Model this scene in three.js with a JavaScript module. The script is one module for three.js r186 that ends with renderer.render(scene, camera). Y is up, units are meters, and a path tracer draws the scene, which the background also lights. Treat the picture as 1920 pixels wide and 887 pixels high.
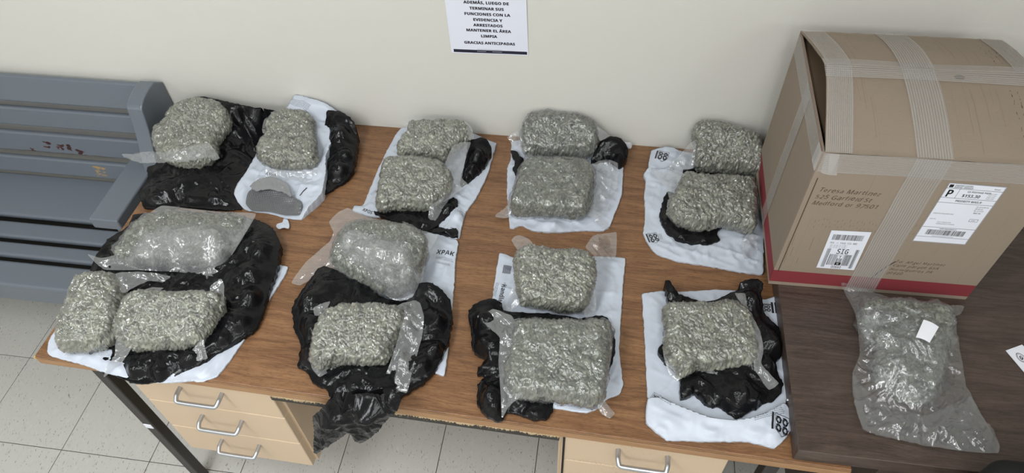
import * as THREE from 'three';
import { RoundedBoxGeometry } from 'three/addons/geometries/RoundedBoxGeometry.js';
import { RectAreaLightUniformsLib } from 'three/addons/lights/RectAreaLightUniformsLib.js';
import { mergeGeometries } from 'three/addons/utils/BufferGeometryUtils.js';
import { createNoise2D, createNoise3D, createNoise4D } from 'simplex-noise';

// ---------------------------------------------------------------- camera, light, exposure
const scene = new THREE.Scene();
const renderer = new THREE.WebGLRenderer({ antialias: true });
renderer.toneMapping = THREE.LinearToneMapping;
renderer.toneMappingExposure = 1.04;
renderer.shadowMap.enabled = true;
const camera = new THREE.PerspectiveCamera(37.115, 1920 / 887, 0.05, 50);
{
  const pitch = 0.8672, yaw = -0.1748, roll = -0.0438;     // held high and tipped down at the desk
  const f = new THREE.Vector3(Math.cos(pitch) * Math.sin(yaw), -Math.sin(pitch), -Math.cos(pitch) * Math.cos(yaw));
  const r0 = new THREE.Vector3(Math.cos(yaw), 0, Math.sin(yaw)), u0 = new THREE.Vector3().crossVectors(r0, f);
  const r = r0.clone().multiplyScalar(Math.cos(roll)).addScaledVector(u0, Math.sin(roll));
  const u = u0.clone().multiplyScalar(Math.cos(roll)).addScaledVector(r0, -Math.sin(roll));
  camera.quaternion.setFromRotationMatrix(new THREE.Matrix4().makeBasis(r, u, f.clone().negate()));
  camera.position.set(0.2663, 2.1398, 1.5668);
}
scene.add(camera);
scene.background = new THREE.Color(0x000000);
RectAreaLightUniformsLib.init();
const ROOM = { x0: -3.05, x1: 2.65, z1: 4.5, h: 2.78 };
const LIGHT_COLOR = new THREE.Color(0.955, 0.985, 1.0);
const LAMPS = [[-0.95, 1.75, 14], [-0.95, 3.5, 13], [0.65, 1.95, 5], [0.65, 3.5, 8.5], [2.15, 3.3, 8], [-2.45, 2.6, 6]];   // ceiling fittings: x, z, strength
const LAMP_W = 0.56, LAMP_L = 1.18;

// ---------------------------------------------------------------- helpers
let seedState = 12345;
const rnd = () => { seedState = (seedState * 1664525 + 1013904223) >>> 0; return seedState / 4294967296; };
const rng = (s) => () => { s = (Math.imul(s, 1664525) + 1013904223) >>> 0; return s / 4294967296; };
const n2 = createNoise2D(rng(7)), n3 = createNoise3D(rng(11)), n4 = createNoise4D(rng(13));
const clamp = (v, a = 0, b = 1) => Math.min(b, Math.max(a, v));
const smooth = (a, b, v) => { const t = clamp((v - a) / (b - a)); return t * t * (3 - 2 * t); };
const lerp = (a, b, t) => a + (b - a) * t;
const hash3 = (x, y, z, k) => { let h = Math.imul(x, 374761393) ^ Math.imul(y, 668265263) ^ Math.imul(z, 2147483647 - 61) ^ Math.imul(k, 1274126177); h = Math.imul(h ^ (h >>> 13), 1274126177); h ^= h >>> 16; return (h >>> 0) / 4294967296; };
function cells(x, y, z) {                                   // nearest two of scattered points, and which is nearest
  const ix = Math.floor(x), iy = Math.floor(y), iz = Math.floor(z); let a = 9, b = 9, id = 0;
  for (let i = -1; i < 2; i++) for (let j = -1; j < 2; j++) for (let k = -1; k < 2; k++) {
    const X = ix + i, Y = iy + j, Z = iz + k;
    const dx = X + hash3(X, Y, Z, 1) - x, dy = Y + hash3(X, Y, Z, 2) - y, dz = Z + hash3(X, Y, Z, 3) - z, d = dx * dx + dy * dy + dz * dz;
    if (d < a) { b = a; a = d; id = hash3(X, Y, Z, 4); } else if (d < b) b = d;
  }
  return [Math.sqrt(a), Math.sqrt(b), id];
}
const used = {};
function numbered(name) { const k = used[name] = (used[name] ?? -1) + 1; return k ? name + '_' + String(k).padStart(3, '0') : name; }
function shadowed(m) { m.castShadow = m.receiveShadow = true; return m; }
function thing(name, label, category, at, group) {
  const o = new THREE.Group(); o.name = numbered(name); o.position.set(...at); o.userData = { label, category };
  if (group) o.userData.group = group;
  scene.add(o); return o;
}
function part(parent, name, geo, mat, label) {
  const m = shadowed(new THREE.Mesh(geo, mat)); m.name = name; parent.add(m);
  if (label) m.userData.label = label;
  return m;
}
function struct(name, geo, mat, pos = [0, 0, 0]) {
  const m = shadowed(new THREE.Mesh(geo, mat)); m.name = name; m.position.set(...pos); m.userData = { kind: 'structure' }; scene.add(m); return m;
}
const box = (w, h, d, x = 0, y = 0, z = 0, r = 0) => { const g = r ? new RoundedBoxGeometry(w, h, d, 3, r) : new THREE.BoxGeometry(w, h, d); g.translate(x, y, z); return g; };
function canvas(w, h, draw, srgb = true) {
  const c = document.createElement('canvas'); c.width = w; c.height = h; draw(c.getContext('2d'), w, h);
  const t = new THREE.CanvasTexture(c); if (srgb) t.colorSpace = THREE.SRGBColorSpace; t.magFilter = THREE.LinearFilter; t.wrapS = t.wrapT = THREE.RepeatWrapping; return t;
}
function dataTex(w, h, fn, srgb = true) {
  const d = new Uint8Array(w * h * 4);
  for (let j = 0; j < h; j++) for (let i = 0; i < w; i++) { const c = fn(i / w, j / h), o = (j * w + i) * 4; d[o] = clamp(c[0], 0, 255); d[o + 1] = clamp(c[1], 0, 255); d[o + 2] = clamp(c[2], 0, 255); d[o + 3] = c[3] === undefined ? 255 : clamp(c[3], 0, 255); }
  const t = new THREE.DataTexture(d, w, h); if (srgb) t.colorSpace = THREE.SRGBColorSpace; t.magFilter = THREE.LinearFilter; t.wrapS = t.wrapT = THREE.RepeatWrapping; t.needsUpdate = true; return t;
}
const phys = (p) => new THREE.MeshPhysicalMaterial({ side: THREE.DoubleSide, ...p });
const std = (p) => new THREE.MeshStandardMaterial(p);
const mm = (a) => { const o = []; for (let i = 0; i < a.length; i += 3) o.push([a[i] / 1000, a[i + 1] / 1000, a[i + 2] / 1000]); return o; };

// a sheet of plastic spread from an outline; heights follow the outline and the inner points
function spread(P) {
  const up = P.frame === 'z', raw = mm(P.out), cell = P.cell ?? 0.005;
  const A = (p) => up ? [p[0], -p[1], p[2]] : [p[0], p[2], p[1]];                       // world -> (a, b, n)
  const W = (a, b, n) => up ? [a, -b, n] : [a, n, b];
  const ctl = raw.map(A), n = ctl.length, edge = [];
  for (let i = 0; i < n; i++) {
    const p0 = ctl[(i + n - 1) % n], p1 = ctl[i], p2 = ctl[(i + 1) % n], p3 = ctl[(i + 2) % n];
    const len = Math.hypot(p2[0] - p1[0], p2[1] - p1[1]), m = Math.max(1, Math.round(len / (cell * 0.9))), tn = P.tension ?? 0.38;
    const l0 = Math.hypot(p1[0] - p0[0], p1[1] - p0[1]) + 1e-6, l2 = Math.hypot(p3[0] - p2[0], p3[1] - p2[1]) + 1e-6;
    for (let s = 0; s < m; s++) {
      const t = s / m, h1 = 2 * t ** 3 - 3 * t * t + 1, h2 = t ** 3 - 2 * t * t + t, h3 = -2 * t ** 3 + 3 * t * t, h4 = t ** 3 - t * t;
      const k1 = tn * Math.min(1, len / l0), k2 = tn * Math.min(1, len / l2);
      edge.push([0, 1, 2].map((c) => h1 * p1[c] + h2 * k1 * (p2[c] - p0[c]) + h3 * p2[c] + h4 * k2 * (p3[c] - p1[c])));
    }
  }
  if (P.ragged) edge.forEach((e, i) => { const w = P.ragged; e[0] += w * n3(e[0] * 60, e[1] * 60, 1.5) + 0.5 * w * n3(e[0] * 160, e[1] * 160, 8); e[1] += w * n3(e[0] * 60, e[1] * 60, 5.5) + 0.5 * w * n3(e[0] * 160, e[1] * 160, 3); });
  const E = edge.length; let a0 = 9, a1 = -9, b0 = 9, b1 = -9;
  for (const e of edge) { a0 = Math.min(a0, e[0]); a1 = Math.max(a1, e[0]); b0 = Math.min(b0, e[1]); b1 = Math.max(b1, e[1]); }
  a0 -= cell; b0 -= cell; const na = Math.ceil((a1 - a0) / cell) + 2, nb = Math.ceil((b1 - b0) / cell) + 2;
  const anchors = []; const step = Math.max(1, Math.round(0.012 / cell)); for (let i = 0; i < E; i += step) anchors.push([...edge[i], 1]);
  for (const p of mm(P.pts ?? [])) anchors.push([...A(p), 5]);
  const at = (a, b) => {                                     // signed distance and the nearest point of the outline
    let best = 9, q = 0, inside = false;
    for (let i = 0, j = E - 1; i < E; j = i++) {
      const x1 = edge[j][0], y1 = edge[j][1], dx = edge[i][0] - x1, dy = edge[i][1] - y1;
      const t = clamp(((a - x1) * dx + (b - y1) * dy) / (dx * dx + dy * dy + 1e-12)), ex = x1 + t * dx - a, ey = y1 + t * dy - b, d = ex * ex + ey * ey;
      if (d < best) { best = d; q = j + t; }
      if ((edge[i][1] > b) !== (y1 > b) && a < (x1 - edge[i][0]) * (b - edge[i][1]) / (y1 - edge[i][1]) + edge[i][0]) inside = !inside;
    }
    return [Math.sqrt(best) * (inside ? 1 : -1), q];
  };
  const S = []; for (let j = 0; j < nb; j++) for (let i = 0; i < na; i++) S.push(at(a0 + i * cell, b0 + j * cell));
  const id = new Int32Array(na * nb).fill(-1), V = [], tri = [];
  const vert = (k) => {
    if (id[k] >= 0) return id[k];
    let a = a0 + (k % na) * cell, b = b0 + Math.floor(k / na) * cell, [d, q] = S[k], h;
    if (d <= 0) { const i = Math.floor(q) % E, e = edge[i], f = edge[(i + 1) % E], t = q - Math.floor(q); a = lerp(e[0], f[0], t); b = lerp(e[1], f[1], t); h = lerp(e[2], f[2], t); d = 0; }
    else { let s = 0, w = 0; for (const c of anchors) { const r = (c[0] - a) ** 2 + (c[1] - b) ** 2 + 2e-6, g = c[3] / (r * Math.sqrt(r)); s += g * c[2]; w += g; } h = s / w; }
    V.push([a, b, h, d]); return id[k] = V.length - 1;
  };
  for (let j = 0; j + 1 < nb; j++) for (let i = 0; i + 1 < na; i++) {
    const k = j * na + i, q = [k, k + 1, k + na + 1, k + na];
    if (!q.some((v) => S[v][0] > 0)) continue;
    const [p0, p1, p2, p3] = q.map(vert);
    if ((i + j) & 1) tri.push([p0, p2, p1], [p0, p3, p2]); else tri.push([p0, p3, p1], [p1, p3, p2]);
  }
  return { V, tri, W, edge, up, box: [a0, b0, na * cell, nb * cell], cell };
}
function geom(points, tris, uv) {
  const g = new THREE.BufferGeometry(); g.setAttribute('position', new THREE.BufferAttribute(new Float32Array(points.flat()), 3));
  if (uv) g.setAttribute('uv', new THREE.BufferAttribute(new Float32Array(uv.flat()), 2));
  g.setIndex(tris.flat()); g.computeVertexNormals(); return g;
}
// folds of crumpled plastic: long creases that wander, at several sizes
function crumple(x, y, k, s = 1) {
  const wx = x + 0.02 * n3(x * 9, y * 9, k + 9) + 0.006 * n3(x * 30, y * 30, k + 29), wy = y + 0.02 * n3(x * 9, y * 9, k + 19) + 0.006 * n3(x * 30, y * 30, k + 39);
  const w = smooth(-0.3, 0.3, n3(x * 6, y * 6, k + 50)), fr = (t) => [Math.cos(t) * wx + Math.sin(t) * wy, Math.cos(t) * wy - Math.sin(t) * wx];
  const A = fr(k * 2.4), B = fr(k * 2.4 + 1.2);
  const one = (f, g, o) => lerp(Math.abs(n3(A[0] * f, A[1] * g, k + o)), Math.abs(n3(B[0] * f, B[1] * g, k + o + 7)), w), r = (f, g, o) => { const n = one(f, g, o); return 1 - Math.sqrt(n * n + 0.002); };
  return s * (0.55 * r(14, 5, 0) + 0.34 * r(34, 9, 3) + 0.15 * r(80, 22, 6) + 0.22 * n3(wx * 8, wy * 8, k + 60) - 0.6);
}
// one skin lying over things: thin sheets, mailers and crumpled bags.  lift = size of its folds, body = closed down to `base`
function skin(P, origin) {
  const s = spread(P), k = P.seed ?? 1, pts = [], uv = [], lift = P.lift ?? 0.004;
  for (const [a, b, h, d] of s.V) {
    const fade = P.loose ? 0.35 + 0.65 * smooth(0, 0.02, d) : smooth(0, P.fade ?? 0.022, d);
    let y = h + lift * fade * (P.fold ? P.fold(a, b, k) : crumple(a, b, k)) + (P.puff ?? 0) * smooth(0, P.puffR ?? 0.05, d) + (P.shape ? P.shape(a, b, d) : 0);
    if (P.floor !== undefined) y = Math.max(y, P.floor + 0.001 * (d > 0 ? 1 : 0));
    pts.push(s.W(a, b, y)); uv.push(P.print ? [(a - P.uvBox[0]) / P.uvBox[2], 1 - (b - P.uvBox[1]) / P.uvBox[3]] : [a / 0.16 + k * 0.37, b / 0.16 + k * 0.61]);
  }
  const tris = s.tri.slice();
  if (P.body !== undefined) {                                // hem: edge drops to the surface below and closes underneath
    const N = pts.length, map = new Map();
    s.V.forEach(([a, b, h, d], i) => { const [x, y, z] = pts[i]; const yy = s.up ? y : Math.min(y - 0.0012, P.body + (d > 0 ? 0 : 0.0004)); map.set(i, pts.length); pts.push(s.up ? [x, y, z - 0.002] : [x, yy, z]); uv.push(uv[i]); });
    const cnt = new Map(); for (const t of s.tri) for (let e = 0; e < 3; e++) { const p = t[e], q = t[(e + 1) % 3], K = Math.min(p, q) * 1e6 + Math.max(p, q); cnt.set(K, cnt.has(K) ? null : [p, q]); }
    for (const [a, b, c] of s.tri) tris.push([map.get(a), map.get(c), map.get(b)]);
    for (const v of cnt.values()) if (v) { const [p, q] = v; tris.push([q, p, map.get(p)], [q, map.get(p), map.get(q)]); }
  }
  const g = geom(pts, tris, uv); if (origin) g.translate(-origin[0], -origin[1], -origin[2]); return g;
}
// a vacuum-packed pillow: contents and the film shrunk onto them
function pillow(P, origin) {
  const s = spread({ ...P, cell: P.cell ?? 0.0019 }), N = s.V.length, k = P.seed ?? 1, T = P.T, R = P.R ?? Math.min(0.055, T * 0.75), p = P.p ?? 2.4;
  const pts = [], tris = s.tri.slice(), te = 0.5 * (P.edge ?? 0.5) * T, prof = (d) => te + (T / 2 - te) * (1 - (1 - Math.min(1, d / R)) ** p) ** (1 / p);
  for (const [a, b, h, d] of s.V) pts.push([a, h + prof(d) * (1 + 0.08 * smooth(0, 0.02, d) * n3(a * 16, b * 16, k * 3)), b]);
  for (const [a, b, h, d] of s.V) pts.push([a, Math.max(h - 0.8 * prof(d), DESK_Y + 0.005), b]);
  for (const [a, b, c] of s.tri) tris.push([a + N, c + N, b + N]);
  const cnt = new Map(); for (const t of s.tri) for (let e = 0; e < 3; e++) { const v = t[e], q = t[(e + 1) % 3], K = Math.min(v, q) * 1e6 + Math.max(v, q); cnt.set(K, cnt.has(K) ? null : [v, q]); }
  const rim = [...cnt.values()].filter(Boolean), out = new Map(), col0 = new Map(), ROWS = 9;            // the side wall, bulging a little
  for (const [v, q] of rim) { const [a, b] = [s.V[v], s.V[q]], dx = b[0] - a[0], dz = b[1] - a[1]; for (const w of [v, q]) { const o = out.get(w) ?? [0, 0]; o[0] -= dz; o[1] += dx; out.set(w, o); } }
  for (const [v, o] of out) { const L = Math.hypot(o[0], o[1]) + 1e-9, [a, b, h] = s.V[v], ids = [v]; for (let i = 1; i < ROWS; i++) { const t = i / ROWS, y = lerp(pts[v][1], pts[v + N][1], t), g = 0.07 * T * Math.sin(Math.PI * t); ids.push(pts.length); pts.push([a + o[0] / L * g, y, b + o[1] / L * g]); } ids.push(v + N); col0.set(v, ids); }
  for (const [v, q] of rim) { const A = col0.get(v), C = col0.get(q); for (let i = 0; i < ROWS; i++) tris.push([C[i], A[i], A[i + 1]], [C[i], A[i + 1], C[i + 1]]); }
  const base = geom(pts, tris), nor = base.attributes.normal.array, loose = P.loose ?? 0, M = pts.length;
  const inner = new Float32Array(M * 3), outer = new Float32Array(M * 3), col = new Float32Array(M * 3), uv = new Float32Array(M * 2);
  const lump = P.lump ?? (loose ? 0.0085 : 0.0100), amp = (P.amp ?? 0.0060), B = P.tint ?? 1;
  for (let i = 0; i < M; i++) {
    const [x, y, z] = pts[i], u = x + k * 1.7, v = y, w = z;
    const wx = u + 0.006 * n3(u * 55, v * 55, w * 55), wy = v + 0.006 * n3(u * 55, v * 55 + 9, w * 55), wz = w + 0.006 * n3(u * 55, v * 55 + 5, w * 55);
    const way = smooth(-0.25, 0.25, n3(u * 20, v * 20, w * 20 + 60)), fr = (t, p, q) => [Math.cos(t) * p + Math.sin(t) * q, Math.cos(t) * q - Math.sin(t) * p];
    const fa = fr(0.5 + k, wx, wz), fb = fr(1.7 + k, wx, wz), [lx0, lz0] = way < 0.5 ? fa : fb, lx = lx0 * 0.62, lz = lz0 * 1.15;   // flakes longer than wide
    const [f1, f2, c] = cells(lx / lump, wy / lump, lz / lump);
    const dome = 1 - clamp(f1 / 0.9) ** 1.6, gap = smooth(0.0, 0.16, f2 - f1), fine = n3(u * 260, v * 260, w * 260), mid = n3(u * 120, v * 120, w * 120), big = n3(u * 28, v * 28, w * 28);
    const in0 = amp * (0.75 * dome + 0.6 * gap - 0.9) + 0.0007 * fine + 0.0010 * mid + 0.0030 * big;
    // film: bridges the gaps between lumps in small flat facets with sharp creases
    const two = (f, g, h, o) => lerp(n3(fa[0] * f, wy * g, fa[1] * h + o), n3(fb[0] * f, wy * g, fb[1] * h + o + 11), way);
    const tight = 0.6 * in0 + 0.0014 + 0.0024 * two(36, 80, 100, 4) + 0.0013 * two(70, 140, 175, 8);
    const ga = fr(0.9 + k, u, w), cr = 1 - Math.abs(n3(ga[0] * 9, wy * 20, ga[1] * 24 + 2)), cr2 = 1 - Math.abs(n3(ga[0] * 26, wy * 30, ga[1] * 9 + 42));
    const slack = 0.005 + 0.003 * big + 0.004 * n3(ga[0] * 11, wy * 24, ga[1] * 22 + 22) + 0.005 * cr ** 4 + 0.004 * cr2 ** 5 + 0.0007 * two(30, 60, 70, 14);
    const lo = clamp(loose + 0.3 * n3(u * 22, v * 22, w * 22 + 6) * (loose > 0 ? 1 : 0)), out0 = Math.max(in0 + 0.0006, lerp(tight, slack, lo));
    for (let e = 0; e < 3; e++) { inner[i * 3 + e] = pts[i][e] + nor[i * 3 + e] * in0 - origin[e]; outer[i * 3 + e] = pts[i][e] + nor[i * 3 + e] * out0 - origin[e]; }
    uv[i * 2] = (x + 0.5 * y) / 0.16 + k * 0.37; uv[i * 2 + 1] = (z - 0.7 * y) / 0.16 + k * 0.61;
    const tone = 0.33 + 0.85 * c + 0.22 * fine + 0.2 * mid, warm = clamp(0.5 + 0.5 * n3(u * 60, v * 60, w * 60 + 30)), brown = smooth(0.5, 0.8, n3(u * 150, v * 150, w * 150 + 50)), pale = smooth(0.35, 0.8, n3(u * 190, v * 190, w * 190 + 80));
    const C = [[0.206, 0.216, 0.122], [0.2, 0.2, 0.1], [0.152, 0.158, 0.080]].map(([p0, p1, br], e) => lerp(lerp(lerp(p0, p1, warm), br, brown), [0.40, 0.40, 0.335][e], 0.6 * pale));
    for (let e = 0; e < 3; e++) col[i * 3 + e] = Math.max(0.008, [C[0], C[0] * 0.985, C[2]][e] * tone * B);
    col[i * 3] *= lerp(1.0, 0.93, warm);
  }
  const idx = tris.flat(), make = (arr, c) => { const g = new THREE.BufferGeometry(); g.setAttribute('position', new THREE.BufferAttribute(arr, 3)); if (c) g.setAttribute('color', new THREE.BufferAttribute(c, 3)); else g.setAttribute('uv', new THREE.BufferAttribute(uv, 2)); g.setIndex(idx); g.computeVertexNormals(); return g; };
  return [make(inner, col), make(outer)];
}
const middle = (a, y) => { const p = mm(a); return [p.reduce((s, v) => s + v[0], 0) / p.length, y, p.reduce((s, v) => s + v[2], 0) / p.length]; };

// ---------------------------------------------------------------- materials
const DESK_Y = 0.7316, TABLE_Y = 0.777;
const woodTex = (w, h, base, dark, lite, seed) => dataTex(w, h, (u, v) => {
  const x = u * 18, y = v * 9;                                  // one tile of 1.84 x 0.92 m
  const warp = 0.5 * n3(x * 0.25, y * 1.1, seed) + 0.2 * n3(x * 0.8, y * 3, seed + 3);
  const band = n3(x * 0.16, y * 4.5 + warp * 2.2, seed + 7), streak = n3(x * 1.1, y * 26 + warp * 3, seed + 11), pore = n3(x * 5, y * 95, seed + 17), fine = n3(x * 2.2, y * 60, seed + 23);
  let t = 0.5 + 0.26 * band + 0.26 * streak + 0.16 * fine; const po = smooth(0.35, 0.8, pore) * 0.5;
  const c = [0, 1, 2].map((i) => lerp(t < 0.5 ? dark[i] : base[i], t < 0.5 ? base[i] : lite[i], t < 0.5 ? clamp(t * 2) : clamp(t * 2 - 1)) * (1 - po * 0.38));
  return c;
});
const deskWood = woodTex(2048, 1024, [126, 90, 61], [96, 66, 43], [148, 110, 76], 3);
const tableWood = woodTex(1024, 1024, [74, 61, 54], [56, 45, 40], [89, 76, 68], 41);
const torus = (u, v, f, o = 0) => n4(Math.cos(u * 6.2832) * f, Math.sin(u * 6.2832) * f, Math.cos(v * 6.2832) * f + o, Math.sin(v * 6.2832) * f);
const crinkleTex = dataTex(1024, 1024, (u, v) => {                  // creased plastic, one tile of 16 cm
  const wu = u + 0.012 * torus(u, v, 2.2, 5), wv = v + 0.012 * torus(u, v, 2.2, 9), n = 17, x = wu * n, y = wv * n, ix = Math.floor(x), iy = Math.floor(y);
  let a = 9, b = 9; for (let i = -1; i < 2; i++) for (let j = -1; j < 2; j++) { const X = ix + i, Y = iy + j, hx = ((X % n) + n) % n, hy = ((Y % n) + n) % n, d = Math.hypot(X + hash3(hx, hy, 1, 1) - x, Y + hash3(hx, hy, 2, 2) - y); if (d < a) { b = a; a = d; } else if (d < b) b = d; }
  const t = 0.40 * Math.min(1, b - a) + 0.34 * (1 - Math.abs(torus(wu, wv, 4.2, 1))) + 0.20 * (1 - Math.abs(torus(wu, wv, 8.5, 3))); const g = 255 * t; return [g, g, g];
}, false);
const streakTex = dataTex(1024, 1024, (u, v) => {                   // fine drawn wrinkles of thin black film
  const w = 0.05 * torus(u, v, 1.2, 5); const r = (f, h, o) => 1 - Math.abs(n4(Math.cos((u + w) * 6.2832) * f, Math.sin((u + w) * 6.2832) * f, Math.cos((v + w) * 6.2832) * h + o, Math.sin((v + w) * 6.2832) * h));
  const g = 255 * (0.45 * r(1.4, 3.4, 1) + 0.3 * r(2.4, 7.5, 4) + 0.2 * r(5, 13, 7)); return [g, g, g];
}, false);
const M = {
  desk: std({ map: deskWood, roughness: 0.42 }),
  table: std({ map: tableWood, roughness: 0.45 }),
  black: phys({ color: new THREE.Color().setRGB(0.006, 0.006, 0.007), roughness: 0.17, specularIntensity: 0.5, bumpMap: streakTex, bumpScale: 0.00035 }),
  white: phys({ color: new THREE.Color().setRGB(0.52, 0.56, 0.64), roughness: 0.42 }),
  herb: std({ vertexColors: true, roughness: 0.8 }),
  film: phys({ color: 0xffffff, transmission: 0.95, roughness: 0.1, thickness: 0, ior: 1.75, bumpMap: crinkleTex, bumpScale: 0.0003 }),
  flap: phys({ color: new THREE.Color().setRGB(0.86, 0.87, 0.88), transmission: 0.84, roughness: 0.13, thickness: 0, ior: 1.75, bumpMap: crinkleTex, bumpScale: 0.0004 }),
  slack: phys({ color: new THREE.Color().setRGB(0.86, 0.87, 0.88), transmission: 0.93, roughness: 0.12, thickness: 0, ior: 1.75, bumpMap: crinkleTex, bumpScale: 0.0004 }),
  milky: phys({ color: new THREE.Color().setRGB(0.86, 0.87, 0.88), transmission: 0.66, roughness: 0.15, thickness: 0, ior: 1.75, bumpMap: crinkleTex, bumpScale: 0.0015 }),
  paper: std({ color: new THREE.Color().setRGB(0.76, 0.78, 0.84), roughness: 0.8 }),
  beige: std({ color: 0xc6af94, roughness: 0.45 }),
  beigeInside: std({ color: 0x9c8a6c, roughness: 0.6 }),
  steel: std({ color: 0xb5b8bd, metalness: 0.85, roughness: 0.32 }),
  darkMetal: std({ color: 0x24211f, roughness: 0.45 }),
  bench: std({ color: 0x666d76, roughness: 0.3 }),
};

// ---------------------------------------------------------------- room shell
const wallTex = dataTex(512, 512, (u, v) => { const f = (a) => n3(Math.cos(u * 6.283) * a, Math.sin(u * 6.283) * a, v * 3 * a * 0.6); const t = 128 + 40 * f(1.2) + 30 * f(5); return [t, t, t]; }, false);
const wallBump = dataTex(512, 512, (u, v) => { const t = 128 + 50 * n2(u * 60, v * 60) + 40 * n2(u * 22 + 9, v * 22) + 25 * n2(u * 140, v * 140); return [t, t, t]; }, false);
const wallMat = std({ color: new THREE.Color().setRGB(0.655, 0.64, 0.595), roughness: 0.55, bumpMap: wallBump, bumpScale: 0.0007 });
const { x0, x1, z1, h: RH } = ROOM, RW = x1 - x0, RC = (x0 + x1) / 2;
function wallBox(w, h, d) { const g = new THREE.BoxGeometry(w, h, d), uv = g.attributes.uv; for (let i = 0; i < uv.count; i++) uv.setXY(i, uv.getX(i) * 3, uv.getY(i) * 2); return g; }
struct('wall_back', wallBox(RW + 0.24, RH, 0.12), wallMat, [RC, RH / 2, -0.06]);
struct('wall_front', wallBox(RW + 0.24, RH, 0.12), wallMat, [RC, RH / 2, z1 + 0.06]);
struct('wall_left', wallBox(0.12, RH, z1), wallMat, [x0 - 0.06, RH / 2, z1 / 2]);
struct('wall_right', wallBox(0.12, RH, z1), wallMat, [x1 + 0.06, RH / 2, z1 / 2]);
struct('ceiling', new THREE.BoxGeometry(RW + 0.24, 0.1, z1 + 0.24), std({ color: 0xd8d8d4, roughness: 0.9 }), [RC, RH + 0.05, z1 / 2]);
const floor = struct('floor', new THREE.BoxGeometry(RW + 0.24, 0.1, z1 + 0.24), std({ color: 0x55524d, roughness: 0.8 }), [RC, -0.0545, z1 / 2]);
{
  const T = 0.3048;
  const specks = (seed) => canvas(512, 512, (g, w, h) => {
    const r = rng(seed); g.fillStyle = 'rgb(184,182,177)'; g.fillRect(0, 0, w, h);
    for (let i = 0; i < 500; i++) { const x = r() * w, y = r() * h, s = 3 + r() * 12; g.fillStyle = `rgba(${r() < 0.5 ? '205,203,198' : '168,166,161'},0.16)`; g.beginPath(); g.ellipse(x, y, s, s * (0.2 + 0.3 * r()), 1.45 + r() * 0.5, 0, 7); g.fill(); }
    for (let i = 0; i < 330; i++) { const x = r() * w, y = r() * h, L = 2 + r() * r() * 17, a = 1.75 + (r() - 0.5) * 1.1; g.strokeStyle = `rgba(${r() < 0.5 ? '84,80,76' : '118,112,104'},${0.35 + 0.5 * r()})`; g.lineWidth = 1 + r() * 2.6; g.beginPath(); g.moveTo(x, y); g.quadraticCurveTo(x + Math.cos(a) * L * 0.5 + r() * 4 - 2, y + Math.sin(a) * L * 0.5, x + Math.cos(a) * L, y + Math.sin(a) * L); g.stroke(); }
  });
  const mats = [3, 4, 5, 6].map((s) => std({ map: specks(s * 77), roughness: 0.38 }));
  const g = new RoundedBoxGeometry(T - 0.0022, 0.004, T - 0.0022, 1, 0.0008), uv = g.attributes.uv, po = g.attributes.position;
  for (let i = 0; i < uv.count; i++) uv.setXY(i, po.getX(i) / T + 0.5, po.getZ(i) / T + 0.5);
  for (let i = -9; i < 9; i++) for (let j = 0; j < 15; j++) {
    const x = -0.149 + (i + 0.5) * T, z = 0.2344 + (j - 0.5) * T;
    if (x < x0 - 0.1 || x > x1 + 0.1 || z < -0.05 || z > z1) continue;
    const m = shadowed(new THREE.Mesh(g, mats[Math.floor(hash3(i + 40, j, 3, 5) * 4)])); m.name = numbered('floor_tile'); m.position.set(x, 0.0545 - 0.002, z - z1 / 2); m.position.x -= RC; m.rotation.y = 0; floor.add(m);
  }
}
// ceiling fittings that light the room
for (const [x, z, power] of LAMPS) {
  const t = thing('ceiling_light', `recessed white ceiling light ${x < -2 ? 'above the open floor left of the bench end' : x > 2 ? 'above the right end of the dark table' : (x < 0 ? 'above the left half of the desk' : 'above the right half of the desk') + (z > 3 ? ', further from the wall' : ', nearer the wall')}`, 'ceiling light', [x, RH, z], 'ceiling lights');
  const W = LAMP_W, L = LAMP_L;
  part(t, 'frame', mergeGeometries([box(W + 0.04, 0.012, 0.02, 0, -0.006, L / 2 + 0.01), box(W + 0.04, 0.012, 0.02, 0, -0.006, -L / 2 - 0.01), box(0.02, 0.012, L, W / 2 + 0.01, -0.006, 0), box(0.02, 0.012, L, -W / 2 - 0.01, -0.006, 0)]), std({ color: 0xe8e8e8, roughness: 0.5 }));
  part(t, 'diffuser', box(W, 0.004, L, 0, -0.003, 0), std({ color: 0xffffff, roughness: 0.6, emissive: LIGHT_COLOR, emissiveIntensity: 2.2 }));
  const l = new THREE.RectAreaLight(LIGHT_COLOR, power, W, L); l.position.set(0, -0.012, 0); l.rotation.x = -Math.PI / 2; t.add(l);
}
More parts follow.
